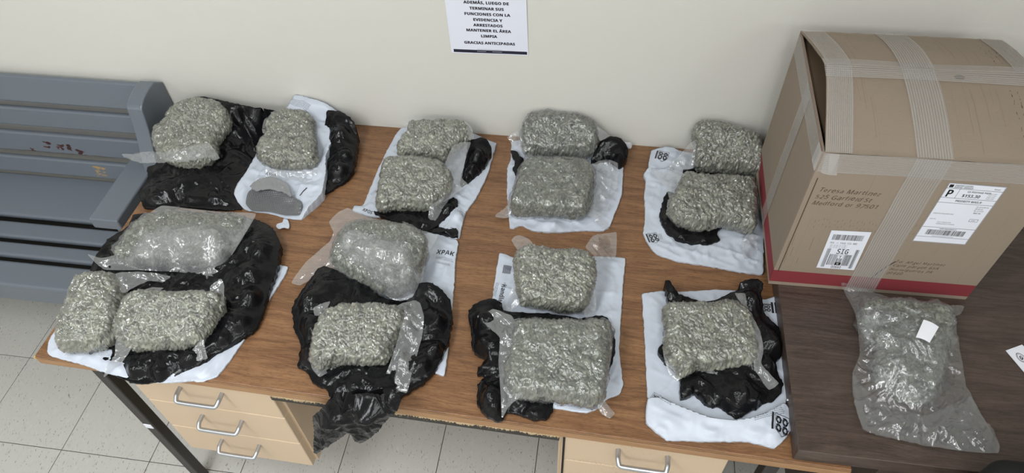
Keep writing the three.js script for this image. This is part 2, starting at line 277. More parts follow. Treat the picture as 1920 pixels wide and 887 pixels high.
// notice on the wall
{
  const tex = canvas(1024, 1328, (g, w, h) => {
    g.fillStyle = '#dfe2ee'; g.fillRect(0, 0, w, h); g.fillStyle = '#15151f'; g.textAlign = 'center'; g.font = 'bold 50px sans-serif';
    const L = ['ADEMÁS, LUEGO DE', 'TERMINAR SUS', 'FUNCIONES CON LA', 'EVIDENCIA Y', 'ARRESTADOS', 'MANTENER EL ÁREA', 'LIMPIA', 'GRACIAS ANTICIPADAS'];
    const ys = [622, 700, 777, 854, 930, 1004, 1084, 1184];
    L.forEach((s, i) => { g.save(); g.translate(w / 2 + 10, ys[i]); g.scale(1.22, 1); g.fillText(s, 0, 0); g.lineWidth = 3; g.strokeStyle = '#15151f'; g.strokeText(s, 0, 0); g.restore(); });
    g.fillStyle = '#555a66'; for (let x = 350; x < 680; x += 9) g.fillRect(x, 1256 + (x * 7 % 3), 6, 4);
    g.fillStyle = '#1c1d30'; g.fillRect(34, 1272, w - 50, 44); g.fillStyle = '#b9bccb'; for (let x = 350; x < 680; x += 10) if (x < 470 || x > 540) g.fillRect(x, 1290, 7, 7);
  });
  const t = thing('wall_notice', 'white printed notice in Spanish taped to the cream wall', 'notice', [-0.049, 1.018, 0.0]);
  t.rotation.z = 0.02;
  const g = new THREE.PlaneGeometry(0.209, 0.2794, 12, 16), po = g.attributes.position;
  for (let i = 0; i < po.count; i++) po.setZ(i, 0.0022 + 0.0012 * Math.sin(po.getX(i) * 21) * Math.sin(po.getY(i) * 12 + 1)); g.translate(0, 0.1397, 0); g.computeVertexNormals();
  part(t, 'paper_sheet', g, std({ map: tex, roughness: 0.75, side: THREE.DoubleSide }));
}
// ---------------------------------------------------------------- bench
{
  const t = thing('slatted_bench', 'grey painted wooden slat bench against the cream wall, left of the desk', 'bench', [-1.9, 0, 0.008]);
  const L = 1.66, X0 = -0.87, xm = (X0 + 0.79) / 2;
  const chips = canvas(1024, 64, (g, w, h) => {
    g.fillStyle = '#666d76'; g.fillRect(0, 0, w, h); const r = rng(5);
    for (const [cx, cy, n] of [[765, 34, 5], [792, 40, 9], [815, 38, 7], [835, 56, 9], [725, 58, 4]]) for (let i = 0; i < n; i++) { g.fillStyle = r() < 0.7 ? '#3a2020' : '#4f2d28'; g.beginPath(); g.ellipse(cx + r() * 16 - 8, cy + r() * 18 - 9, 1 + r() * 4, 1.5 + r() * 6, r() * 3, 0, 7); g.fill(); }
    g.fillStyle = '#5a4238'; for (let i = 0; i < 70; i++) g.fillRect(680 + r() * 220, 60 + r() * 4, 2 + r() * 8, 3);
  });
  const scuffs = canvas(1024, 64, (g, w, h) => { g.fillStyle = '#666d76'; g.fillRect(0, 0, w, h); const r = rng(9); for (let i = 0; i < 24; i++) { g.fillStyle = `rgba(176,140,84,${0.3 + 0.5 * r()})`; g.beginPath(); g.ellipse(842 + r() * 26, 14 + r() * 40, 2 + r() * 6, 1 + r() * 3, r() * 0.6 - 0.3, 0, 7); g.fill(); } });
  const slat = (ya, za, yb, zb, th, mat = M.bench) => {            // from front/lower edge a to back/upper edge b, seen face up and forward
    const w = Math.hypot(yb - ya, zb - za), g = new RoundedBoxGeometry(L, th, w, 4, th * 0.42);
    const m = part(t, 'slat', g, mat); m.rotation.x = Math.atan2(yb - ya, za - zb); m.position.set(xm, (ya + yb) / 2, (za + zb) / 2);
    const nx = Math.cos(m.rotation.x), off = -th / 2; m.position.y += off * nx; m.position.z += off * Math.sin(m.rotation.x); return m;
  };
  slat(0.770, 0.050, 0.858, 0.026, 0.02); slat(0.680, 0.062, 0.750, 0.053, 0.02);
  slat(0.576, 0.074, 0.655, 0.066, 0.02, std({ map: chips, roughness: 0.38 })); slat(0.486, 0.088, 0.553, 0.078, 0.02, std({ map: scuffs, roughness: 0.38 }));
  slat(0.430, 0.233, 0.460, 0.066, 0.026); slat(0.424, 0.316, 0.428, 0.254, 0.024); slat(0.424, 0.390, 0.424, 0.336, 0.024); slat(0.420, 0.500, 0.424, 0.410, 0.026);
  part(t, 'under_board', box(L, 0.02, 0.40, xm, 0.355, 0.27, 0.004), std({ color: 0x26241f, roughness: 0.7 }), 'dark board under the seat slats');
  part(t, 'front_apron', box(L, 0.075, 0.024, xm, 0.372, 0.488, 0.006), M.bench);
  const s = new THREE.Shape();                                    // end board, seen from the side: (z, y)
  s.moveTo(0.0, 0.30); s.lineTo(0.0, 0.845); s.lineTo(0.03, 0.868); s.bezierCurveTo(0.075, 0.872, 0.115, 0.862, 0.125, 0.845); s.bezierCurveTo(0.135, 0.80, 0.14, 0.77, 0.165, 0.715); s.bezierCurveTo(0.19, 0.66, 0.20, 0.6, 0.20, 0.55); s.lineTo(0.47, 0.44); s.lineTo(0.47, 0.02); s.lineTo(0.42, 0.02); s.lineTo(0.42, 0.30); s.closePath();
  const eg = () => { const g = new THREE.ExtrudeGeometry(s, { depth: 0.04, bevelEnabled: true, bevelSize: 0.004, bevelThickness: 0.004, bevelSegments: 2, curveSegments: 12 }); g.rotateY(-Math.PI / 2); return g; };
  for (const X of [0.835, X0 - 0.005]) { part(t, 'end_board', eg(), M.bench).position.x = X; part(t, 'rear_leg', box(0.045, 0.31, 0.05, X - 0.02, 0.155, 0.03, 0.004), M.bench); }
  for (const X of [0.76, X0 - 0.03]) {
    part(t, 'armrest', box(0.092, 0.042, 0.26, X, 0.63, 0.262, 0.006), M.bench);
    part(t, 'arm_post', box(0.045, 0.19, 0.045, X + 0.02, 0.515, 0.345, 0.004), M.bench);
  }
}
// ---------------------------------------------------------------- desk
{
  const t = thing('office_desk', 'old double-pedestal desk with wood-grain top and beige drawers', 'desk', [-0.984, 0, 0]);
  const WD = 1.812, D = 0.905;            // local x from left edge, z from rear edge
  const top = box(WD, 0.03, D, WD / 2, DESK_Y - 0.015, D / 2, 0.003), uv = top.attributes.uv, po = top.attributes.position;
  for (let i = 0; i < uv.count; i++) uv.setXY(i, po.getX(i) / 1.84, po.getZ(i) / 0.92);
  part(t, 'desk_top', top, M.desk);
  const worn = canvas(2048, 64, (g, w, h) => {
    g.fillStyle = '#98734f'; g.fillRect(0, 0, w, h); const r = rng(21);
    for (let i = 0; i < 500; i++) { g.fillStyle = r() < 0.5 ? 'rgba(150,108,72,0.35)' : 'rgba(190,152,112,0.3)'; g.fillRect(r() * w, r() * h, 20 + r() * 120, 1 + r() * 2); }
    g.fillStyle = '#2a1d14'; for (let x = 0; x < w; x += 3) g.fillRect(x, 0, 3, 5 + 1.5 * n2(x * 0.02, 1));
  });
  part(t, 'edge_band', box(WD - 0.002, 0.026, 0.002, WD / 2, DESK_Y - 0.0165, D + 0.001), std({ map: worn, roughness: 0.5 }), 'light brown front edge band');
  part(t, 'corner_chip', (() => { const g = new THREE.CylinderGeometry(0.012, 0.004, 0.12, 5); g.rotateX(Math.PI / 2); g.scale(1, 0.6, 1); g.translate(0.002, DESK_Y - 0.012, D - 0.06); return g; })(), std({ color: 0xc9a468, roughness: 0.8 }), 'bare chipped wood at the front corner');
  // rail under the front edge, its paint chipped
  const rail = canvas(2048, 64, (g, w, h) => {
    g.fillStyle = '#26211d'; g.fillRect(0, 0, w, h); g.fillStyle = '#c0a984';
    for (let x = 0; x < w; x += 3) { const c = 30 + 14 * n2(x * 0.004, 3) + 9 * n2(x * 0.05, 7) + 6 * n2(x * 0.3, 2); g.fillRect(x, 0, 3, Math.max(0, c)); }
    const r = rng(3); for (let i = 0; i < 500; i++) { g.fillStyle = r() < 0.6 ? '#26211d' : '#c0a984'; g.fillRect(r() * w, 12 + r() * 34, 1 + r() * 6, 1 + r() * 4); }
  });
  part(t, 'front_rail', box(0.66, 0.03, 0.02, 0.895, DESK_Y - 0.046, D - 0.012), std({ map: rail, roughness: 0.55 }), 'chipped beige and black front rail');
  part(t, 'side_rail', box(0.03, 0.05, D - 0.1, 0.1, DESK_Y - 0.056, D / 2), M.darkMetal); part(t, 'side_rail', box(0.03, 0.05, D - 0.1, WD - 0.1, DESK_Y - 0.056, D / 2), M.darkMetal);
  for (const [x, z] of [[0.128, D - 0.022], [0.124, 0.07], [WD - 0.125, D - 0.045], [WD - 0.125, 0.07]]) { const leg = part(t, 'leg', box(0.03, DESK_Y - 0.03, 0.03, x, (DESK_Y - 0.03) / 2, z, 0.004), M.darkMetal, 'black square steel leg'); if (x < 1 && z > 0.5) part(leg, 'sticker', box(0.022, 0.022, 0.002, x, 0.385, z + 0.0155, 0.0008), M.paper, 'white paint patch'); }
  const scuff = canvas(1024, 512, (g, w, h) => {
    g.fillStyle = '#c6af94'; g.fillRect(0, 0, w, h); const r = rng(31);
    for (let i = 0; i < 420; i++) { const x = (0.5 + (r() + r() - 1) * 0.34) * w, y = r() * r() * h * 0.55; g.fillStyle = `rgba(50,36,24,${0.3 + 0.6 * r()})`; g.fillRect(x, y, 1 + r() * 3, 1 + r() * 2.5); }
    for (let i = 0; i < 160; i++) { g.fillStyle = 'rgba(60,44,30,0.7)'; g.fillRect(r() * w, h - 4 - r() * r() * 60, 2 + r() * 6, 1 + r() * 3); }
  });
  const pedestal = (X, w, clean) => {
    const y0 = 0.262, y1 = DESK_Y - 0.031, zf = D - 0.022, body = part(t, 'pedestal', mergeGeometries([box(0.012, y1 - y0, 0.6, X + 0.006, (y0 + y1) / 2, zf - 0.31), box(0.012, y1 - y0, 0.6, X + w - 0.006, (y0 + y1) / 2, zf - 0.31), box(w - 0.024, 0.012, 0.6, X + w / 2, y0 + 0.006, zf - 0.31), box(w - 0.024, y1 - y0, 0.012, X + w / 2, (y0 + y1) / 2, zf - 0.604)]), M.beige);
    if (!clean) part(body, 'open_gap', box(0.005, y1 - y0, 0.034, X + 0.013, (y0 + y1) / 2, zf - 0.004), std({ color: 0x15110d, roughness: 0.9 }), 'dark gap beside the drawers');
    const H = (y1 - y0) / 3;
    for (let i = 0; i < 3; i++) {
      const y = y0 + H * (i + 0.5), d = part(t, 'drawer', box(w - 0.016, H - 0.0035, 0.03, X + w / 2, y, zf - 0.004, 0.003), clean ? M.beige : std({ map: scuff, color: 0xffffff, roughness: 0.45 }));
      const c = new THREE.CatmullRomCurve3([[-0.053, 0.022, 0.0], [-0.053, 0.022, 0.02], [-0.05, 0.018, 0.032], [-0.042, 0.016, 0.036], [0.042, 0.016, 0.036], [0.05, 0.018, 0.032], [0.053, 0.022, 0.02], [0.053, 0.022, 0.0]].map((p) => new THREE.Vector3(X + w * 0.5 + p[0], y + p[1], zf + 0.011 + p[2])), false, 'catmullrom', 0.3);
      part(d, 'handle', new THREE.TubeGeometry(c, 48, 0.0055, 8), M.steel, 'bent chrome drawer handle');
    }
    return body;
  };
  pedestal(0.192, 0.375, true); pedestal(1.222, 0.37, false);
  part(t, 'modesty_panel', box(1.5, 0.36, 0.012, 0.92, 0.5, 0.2), M.beigeInside);
  t.traverse((o) => { if (!o.isMesh) return; const p = o.geometry.attributes.position; for (let i = 0; i < p.count; i++) { const x = p.getX(i), z = p.getZ(i); p.setZ(i, z * (1 + 0.0207 * (x - 0.984) / 0.905)); p.setX(i, x - 0.0207 * z * (1 - x / 1.812)); } });   // the front is not quite parallel to the wall
}
// dark table top overlapping the desk's right end
{
  const t = thing('dark_table', 'dark brown wood-grain table whose edge rests on the right end of the desk', 'table', [0.712, 0, 0.0]);
  const W = 1.5, D = 0.905, yb = DESK_Y + 0.0012, th = TABLE_Y - yb;
  const top = box(W, th, D, W / 2, yb + th / 2, D / 2 + 0.01, 0.002), uv = top.attributes.uv, po = top.attributes.position;
  for (let i = 0; i < uv.count; i++) uv.setXY(i, po.getX(i) / 1.84 + (Math.abs(po.getY(i) - yb - th / 2) < th * 0.48 ? 0.3 : 0), po.getZ(i) / 0.92 + po.getY(i) * 0.6);
  part(t, 'table_top', top, M.table);
  part(t, 'side_panel', box(0.03, yb, D - 0.06, 0.22, yb / 2, D / 2), M.table); part(t, 'side_panel', box(0.03, yb, D - 0.06, W - 0.03, yb / 2, D / 2), M.table);
  part(t, 'front_panel', box(W - 0.28, yb - 0.08, 0.02, 0.235 + (W - 0.28) / 2, yb / 2 + 0.04, D - 0.06), M.table);
  part(t, 'screw', (() => { const g = new THREE.SphereGeometry(0.004, 8, 6); g.translate(-0.001, yb + 0.018, 0.79); return g; })(), M.steel);
}
// ---------------------------------------------------------------- cardboard box
{
  const W = 0.443, D = 0.405, H = 0.422;
  const t = thing('cardboard_box', 'large taped brown cardboard shipping box with address labels and a red base stripe', 'box', [0.689, TABLE_Y, 0.5025]);
  t.rotation.y = 0.017;
  const card = (w, h, base, extra) => canvas(w, h, (g) => {
    g.fillStyle = base; g.fillRect(0, 0, w, h); const r = rng(w * 3 + h);
    for (let i = 0; i < 2600; i++) { g.fillStyle = r() < 0.5 ? 'rgba(120,96,68,0.10)' : 'rgba(190,166,136,0.10)'; g.fillRect(r() * w, r() * h, 2 + r() * 14, 1 + r() * 2); }
    for (let i = 0; i < 26; i++) { g.strokeStyle = `rgba(95,74,50,${0.08 + 0.14 * r()})`; g.lineWidth = 1 + r() * 2; const x = r() * w; g.beginPath(); g.moveTo(x, r() * h); g.lineTo(x + r() * 10 - 5, r() * h); g.stroke(); }
    extra?.(g, w, h, r);
  });
  const tan = '#8f8172';
  const write = (g, lines, x, y, size, gap, slope, seed) => {       // handwriting: every letter a little off the line
    const r = rng(seed); g.fillStyle = '#46382c'; g.strokeStyle = '#46382c'; g.lineWidth = 0.5;
    lines.forEach((s, i) => { let cx = x + i * -4; for (const ch of s) { g.save(); g.translate(cx, y + i * gap + (cx - x) * slope + r() * 4 - 2); g.rotate((r() - 0.5) * 0.24 + 0.02); const k = size * (0.92 + 0.2 * r()); g.font = `italic ${k}px sans-serif`; g.scale(0.92, 0.9 + 0.15 * r()); g.fillText(ch, 0, 0); g.strokeText(ch, 0, 0); const w = g.measureText(ch).width; g.restore(); cx += w * 0.92 + 2.2; } });
  };
  const px = 1024 / W;
  const frontTex = card(1024, 976, tan, (g, w, h, r) => {
    g.fillStyle = '#7d2b32'; g.fillRect(0, h - 0.054 * px, w, 0.042 * px);
    write(g, ['Teresa Martinez', '525 Garfield St', 'Medford or 97501'], 50, 0.105 * px, 36, 44, 0.012, 4);
    write(g, ['To: Angel Martinez', 'Calle parque 65A', 'Hormigueros PR', '00660'], 0.246 * px, 0.309 * px, 26, 32, 0.0, 8);
    g.fillStyle = 'rgba(70,52,36,0.4)'; for (let i = 0; i < 60; i++) g.fillRect(90 + i * 9 + r() * 6, 415 + (i % 2) * 40 + r() * 30, 2, 6 + r() * 14);
    g.strokeStyle = 'rgba(90,70,48,0.5)'; g.lineWidth = 2; for (let i = 0; i < 7; i++) { const x = 10 + r() * 140, y = 500 + r() * 240; g.beginPath(); g.moveTo(x, y); g.lineTo(x + 3, y + 30 + r() * 50); g.stroke(); }
    g.strokeStyle = '#1d1713'; g.lineWidth = 6; g.beginPath(); g.moveTo(0.246 * px, 0.305 * px); g.quadraticCurveTo(0.222 * px, 0.34 * px, 0.214 * px, 0.385 * px); g.stroke();
  });
  const sideTex = card(1024, 1024, '#85786a', (g, w, h) => { g.fillStyle = '#7d2b32'; g.fillRect(0, h * (1 - 0.054 / H), w, 0.042 / H * h); });
  const topTex = card(1024, 512, tan, (g, w, h, r) => { g.strokeStyle = 'rgba(110,92,70,0.16)'; for (let i = 0; i < 12; i++) { const x = r() * w; g.lineWidth = 2 + r() * 5; g.beginPath(); g.moveTo(x, r() * h * 0.4); g.lineTo(x, h * (0.5 + r() * 0.5)); g.stroke(); } g.fillStyle = 'rgba(60,42,28,0.5)'; for (let i = 0; i < 90; i++) g.fillRect(w * 0.83 + (i % 6) * 28 + r() * 6, h * (0.2 + r() * 0.6), 3, 3 + r() * 12); });
  const cMat = (m) => std({ map: m, roughness: 0.85 }), plain = std({ color: 0x8f8172, roughness: 0.88 }), edgeMat = std({ color: 0x5e4c3a, roughness: 0.9 });
  const front = part(t, 'front_panel', box(W, H, 0.005, W / 2, H / 2, -0.0025, 0.0015), cMat(frontTex));
  part(t, 'side_panel', (() => { const g = box(D - 0.012, H, 0.005, 0, 0, 0, 0.0015); g.rotateY(-Math.PI / 2); g.translate(0.0025, H / 2, -D / 2); const p = g.attributes.position; for (let i = 0; i < p.count; i++) { const f = -p.getZ(i) / D; p.setX(i, p.getX(i) + 0.012 * f * 1.0); } return g; })(), cMat(sideTex));
  part(t, 'side_panel', box(0.005, H, D - 0.012, W - 0.0025, H / 2, -D / 2), plain);
  part(t, 'rear_panel', box(W - 0.012, H, 0.005, W / 2 + 0.006, H / 2, -D + 0.0025), plain);
  part(t, 'bottom_panel', box(W - 0.012, 0.005, D - 0.012, W / 2, 0.0035, -D / 2), plain);
  // dark slit where the corner of the board has opened
  part(front, 'corner_slit', box(0.0016, H * 0.72, 0.001, 0.010, H * 0.48, 0.0002), std({ color: 0x4a3a2a, roughness: 0.9 }));
  const RID = 0.046;                                               // the two flaps bulge up to the taped middle seam
  const flapShape = (z0, z1, y0, y1, inset) => {
    const nu = 24, nv = 16, P = [], uv = [], I = [];
    for (let j = 0; j <= nv; j++) for (let i = 0; i <= nu; i++) { const u = i / nu, v = j / nv, li = inset(v), x = lerp(li, W, u), bul = 0.006 * Math.sin(v * Math.PI) * Math.sin(u * Math.PI), wav = 0.0012 * n2(u * 9, v * 3 + z0 * 40); P.push([x, lerp(y0, y1, Math.sin(v * 1.5708) * 0.35 + v * 0.65) + bul + wav, lerp(z0, z1, v)]); uv.push([x / W, v]); }
    const row = nu + 1, N = P.length; for (let k = 0; k < N; k++) { P.push([P[k][0], P[k][1] - 0.004, P[k][2]]); uv.push(uv[k]); }
    for (let j = 0; j < nv; j++) for (let i = 0; i < nu; i++) { const a = j * row + i; const q = [a, a + 1, a + row + 1, a + row]; I.push([q[0], q[1], q[2]], [q[0], q[2], q[3]], [q[0] + N, q[2] + N, q[1] + N], [q[0] + N, q[3] + N, q[2] + N]); }
    for (let j = 0; j < nv; j++) for (const i of [0, nu]) { const a = j * row + i, b = a + row; I.push([a, b, a + N], [b, b + N, a + N]); }
    for (let i = 0; i < nu; i++) for (const j of [0, nv]) { const a = j * row + i, b = a + 1; I.push([a, b, a + N], [b, b + N, a + N]); }
    return geom(P, I, uv);
  };
  const fInset = (v) => 0.004 + 0.022 * v, bInset = (v) => 0.006 + 0.012 * (1 - Math.abs(v - 0.15)) ;
  const fl = part(t, 'top_flap', flapShape(0.001, -0.215, H + 0.001, H + RID, fInset), cMat(topTex), 'front top flap');
  const bl = part(t, 'top_flap', flapShape(-D, -0.217, H + 0.002, H + RID, (v) => 0.012 + 0.014 * v), cMat(topTex), 'rear top flap');
  part(t, 'inner_flap', box(0.15, 0.005, D - 0.03, 0.09, H - 0.012, -D / 2), edgeMat, 'side flap folded under the top flaps');
  part(t, 'torn_hole', (() => { const g = new THREE.CircleGeometry(0.008, 9); g.rotateX(-1.4); g.scale(1.3, 1, 0.8); g.translate(0.28, H + RID + 0.0002, -0.197); return g; })(), std({ color: 0x4a3a2a, roughness: 0.9 }));
  // clear strapping tape with white threads
  const threads = canvas(128, 64, (g, w, h) => { g.fillStyle = 'rgb(72,72,72)'; g.fillRect(0, 0, w, h); for (let i = 0; i < 13; i++) { g.fillStyle = 'rgb(150,150,150)'; g.fillRect(3 + i * 9.7, 0, 2.6, h); } }, false);
  const tapeMat = (sx, sy, rot) => { const m = threads.clone(); m.repeat.set(sx, sy); if (rot) { m.rotation = Math.PI / 2; } m.needsUpdate = true; return std({ color: new THREE.Color().setRGB(0.55, 0.53, 0.51), transparent: true, opacity: 1, alphaMap: m, roughness: 0.28, side: THREE.DoubleSide }); };
  const tA = tapeMat(1, 1, false), tB = tapeMat(1, 1, true);
  const strip = (P, along, n = 20) => {                            // a ribbon between two 3D edges, P(u, v), u along
    const Q = [], uv = [], I = []; for (let i = 0; i <= n; i++) for (let j = 0; j < 5; j++) { Q.push(P(i / n, j / 4)); uv.push(along ? [i / n * 6, j / 4] : [j / 4, i / n * 6]); }
    for (let i = 0; i < n; i++) for (let j = 0; j < 4; j++) { const a = i * 5 + j; I.push([a, a + 1, a + 6], [a, a + 6, a + 5]); } return geom(Q, I, uv);
  };
  const ftop = (x, v) => { const bul = 0.006 * Math.sin(v * Math.PI) * Math.sin(clamp(x / W) * Math.PI); return [x, H + 0.0035 + lerp(0, RID, Math.sin(v * 1.5708) * 0.35 + v * 0.65) + bul, lerp(0.001, -0.215, v)]; };
  const btop = (x, v) => { const bul = 0.006 * Math.sin(v * Math.PI) * Math.sin(clamp(x / W) * Math.PI); return [x, H + 0.0045 + lerp(0, RID, Math.sin(v * 1.5708) * 0.35 + v * 0.65) + bul, lerp(-D, -0.217, v)]; };
  const cx = 0.203, cw = 0.066;
  part(t, 'tape_strip', strip((u, v) => ftop(cx + (v - 0.5) * cw, u), false), tA, 'middle tape on the front flap');
  part(t, 'tape_strip', strip((u, v) => btop(cx + (v - 0.5) * cw, u), false), tA, 'middle tape on the rear flap');
  part(t, 'tape_strip', strip((u, v) => [cx + (v - 0.5) * cw + 0.002 * u, H - u * (H - 0.002), 0.0016 + 0.0008 * Math.sin(u * 20)], false), tA, 'middle tape down the front');
  part(t, 'tape_strip', strip((u, v) => { const x = 0.02 + u * (W - 0.02); return v < 0.5 ? ftop(x, 1 - (0.5 - v) * 0.16 * 2) : [x, H + RID + 0.0045 + 0.0015 * Math.sin(u * 9) - (v - 0.5) * 0.008, -0.216 - (v - 0.5) * 0.045]; }, true, 30), tB, 'tape over the top seam');
  part(t, 'tape_strip', strip((u, v) => { const x = 0.002 + u * (W - 0.002); return [x, H + 0.002 - v * 0.05, 0.0022 + 0.001 * Math.sin(u * 14)]; }, true, 30), tB, 'tape along the front top edge');
  part(t, 'tape_strip', strip((u, v) => ftop(fInset(u) + v * 0.05, u), false), tA, 'tape along the left edge of the front flap');
  part(t, 'tape_strip', strip((u, v) => btop(0.012 + 0.014 * u + v * 0.05, u), false), tA, 'tape along the left edge of the rear flap');
  part(t, 'tape_strip', strip((u, v) => btop(W - 0.002 - v * 0.05, u), false), tA, 'tape along the right edge of the rear flap');
  const side = (f) => 0.012 * f - 0.0012;
  part(t, 'tape_strip', strip((u, v) => [side(u), H - 0.002 - v * 0.05, -0.004 - u * (D - 0.008)], true), tB, 'tape along the left top edge');
  part(t, 'tape_strip', strip((u, v) => { const z = 0.20 + (v - 0.5) * 0.05; return [side(z / D) - 0.0006, H - 0.003 - u * (H - 0.01), -z]; }, false), tA, 'tape down the left side');
  part(t, 'tape_strip', strip((u, v) => { const z = v * 0.03; return v < 0.45 ? [0.03 * (1 - v / 0.45) + u * 0.012, H - u * 0.055, 0.003] : [-0.002, H - u * 0.05, -(v - 0.45) * 0.06]; }, false, 8), std({ color: new THREE.Color().setRGB(0.7, 0.68, 0.66), roughness: 0.25, transparent: true, opacity: 0.4, side: THREE.DoubleSide }), 'shiny tape bunched on the corner');
  // printed labels, laid flat on the front
  const quad = (p, z) => { const a = mm(p).map((q) => [q[0] - 0.689, q[1] - TABLE_Y, z]); const n = 8, Q = [], uv = [], I = []; for (let j = 0; j <= n; j++) for (let i = 0; i <= n; i++) { const u = i / n, v = j / n; Q.push([0, 1, 2].map((k) => lerp(lerp(a[0][k], a[1][k], u), lerp(a[3][k], a[2][k], u), v) + 0)); uv.push([u, 1 - v]); } for (let j = 0; j < n; j++) for (let i = 0; i < n; i++) { const k = j * (n + 1) + i; I.push([k, k + n + 1, k + n + 2], [k, k + n + 2, k + 1]); } return geom(Q, I, uv); };
  const bars = (g, x, y, w, h, seed, k = 3) => { const r = rng(seed); let c = x; g.fillStyle = '#111'; while (c < x + w) { const b = k * (0.6 + Math.floor(r() * 3) * 0.7); g.fillRect(c, y, Math.min(b, x + w - c), h); c += b + k * (0.6 + r() * 1.6); } };
  const post = canvas(512, 704, (g, w, h) => {
    g.fillStyle = '#e3e6f0'; g.fillRect(0, 0, w, h); g.strokeStyle = '#222'; g.lineWidth = 3; g.strokeRect(4, 4, w - 8, h - 8);
    const line = (y) => { g.beginPath(); g.moveTo(4, y); g.lineTo(w - 4, y); g.stroke(); };
    line(58); line(162); line(218); line(512); line(634); g.beginPath(); g.moveTo(128, 58); g.lineTo(128, 162); g.stroke();
    g.fillStyle = '#111'; g.font = 'bold 112px sans-serif'; g.fillText('P', 24, 152); g.font = 'italic bold 22px sans-serif'; g.fillText('UNITED STATES', 62, 32); g.fillText('POSTAL SERVICE', 62, 52); g.fillRect(16, 16, 38, 32); g.font = '22px sans-serif'; g.fillText('Retail', 420, 44);
    g.font = 'bold 25px sans-serif'; g.fillText('US POSTAGE PAID', 205, 92); g.font = 'bold 46px sans-serif'; g.fillText('$153.30', 178, 145); g.font = '13px sans-serif'; for (let i = 0; i < 4; i++) g.fillText('Origin 97501', 400, 92 + i * 19);
    g.font = 'bold 30px sans-serif'; g.fillText('PRIORITY MAIL\u00ae', 150, 202); g.font = '19px sans-serif'; ['52 Lb 0.00 Oz', '08 00 22', '98 12 0 33'].forEach((s, i) => g.fillText(s, 372, 250 + i * 23)); g.font = 'bold 20px sans-serif'; g.fillText('RDC 03', 382, 322);
    g.font = '17px sans-serif'; g.fillText('EXPECTED DELIVERY DAY:', 26, 352); g.font = '15px sans-serif'; g.fillText('SHIP TO:', 26, 418); g.strokeRect(392, 388, 78, 28); g.fillText('C058', 410, 408); ['CALLE PARQUE 65A', 'HORMIGUEROS PR 00660'].forEach((s, i) => g.fillText(s, 112, 452 + i * 20));
    g.font = 'bold 17px sans-serif'; g.fillText('USPS TRACKING\u00ae #', 178, 534); bars(g, 72, 542, 370, 64, 6, 3.4); g.font = '15px sans-serif'; g.fillText('9505 5126 0033 0012 4410 62', 150, 626);
  });
  part(front, 'postage_label', quad([942,1143,502,1048,1141,502,1047,967,502,941,967,502], 0.0012), std({ map: post, roughness: 0.5, side: THREE.DoubleSide }), 'white printed postage label');
  const sig = canvas(512, 512, (g, w, h) => {
    g.fillStyle = '#e3e6f0'; g.fillRect(0, 0, w, h); bars(g, 46, 50, 400, 70, 12, 3.2); g.fillStyle = '#222'; g.font = '31px monospace'; g.fillText('PDX -> FXGQ SIG MMD', 46, 170); g.font = '13px monospace'; for (let i = 0; i < 3; i++) g.fillText('0000 1182 0033 7741 20 0660 1', 60, 192 + i * 17);
    bars(g, 46, 236, 48, 256, 15, 3); bars(g, 420, 236, 48, 256, 17, 3); bars(g, 108, 310, 298, 150, 19, 3.6); g.fillStyle = '#111'; g.font = 'bold 88px monospace'; g.fillText('SIG', 178, 300); g.fillStyle = '#e3e6f0'; g.fillRect(222, 312, 70, 52); g.fillStyle = '#111'; g.font = 'bold 54px monospace'; g.fillText('Y', 240, 360);
    g.fillRect(218, 420, 80, 36); g.fillStyle = '#eee'; g.font = 'bold 24px monospace'; g.fillText('00', 242, 447); g.fillStyle = '#e3e6f0'; g.fillRect(130, 462, 260, 50); g.fillStyle = '#111'; g.font = 'bold 46px monospace'; g.fillText('00660', 186, 502);
  });
  part(front, 'routing_label', quad([771,982,502,852,985,502,859,854,502,777,853,502], 0.0012), std({ map: sig, roughness: 0.5, side: THREE.DoubleSide }), 'white barcode sticker');
}
// ---------------------------------------------------------------- white mailing envelopes
const recycle = (g, p, s, rot = 0) => {                            // badge of four rings of arrows in a shield
  g.save(); g.translate(p[0], p[2]); g.rotate(rot); g.scale(1.05, 1.45); g.strokeStyle = g.fillStyle = '#15161c'; g.lineWidth = s * 0.025; g.beginPath(); g.moveTo(-s * 0.5, -s * 0.5); g.lineTo(s * 0.5, -s * 0.5); g.lineTo(s * 0.5, s * 0.3); g.lineTo(0, s * 0.55); g.lineTo(-s * 0.5, s * 0.3); g.closePath(); g.stroke();
  for (const [cx, cy] of [[-0.24, -0.22], [0.24, -0.22], [-0.24, 0.2], [0.24, 0.2]]) for (let k = 0; k < 3; k++) { const a = k * 2.094 + 0.3; g.lineWidth = s * 0.11; g.beginPath(); g.arc(cx * s, cy * s, s * 0.15, a, a + 1.35); g.stroke(); const e = a + 1.45, ex = cx * s + Math.cos(e) * s * 0.15, ey = cy * s + Math.sin(e) * s * 0.15; g.beginPath(); g.moveTo(ex + Math.cos(e) * s * 0.11, ey + Math.sin(e) * s * 0.11); g.lineTo(ex - Math.cos(e) * s * 0.11, ey - Math.sin(e) * s * 0.11); g.lineTo(ex - Math.sin(e) * s * 0.13, ey + Math.cos(e) * s * 0.13); g.fill(); }
  g.fillRect(-s * 0.72, -s * 0.5, s * 0.14, s * 0.85); g.restore();
};
const smallPrint = (g, p, w, n, rot = 0, gap = 3.6) => { g.save(); g.translate(p[0], p[2]); g.rotate(rot); g.fillStyle = 'rgba(60,63,74,0.75)'; for (let i = 0; i < n; i++) for (let c = 0, k = 0; c < w; k++) { const l = 1.4 + hash3(k, i, n, 3) * 5; g.fillRect(c, i * gap, l, 1.1); c += l + 1.2; } g.restore(); };
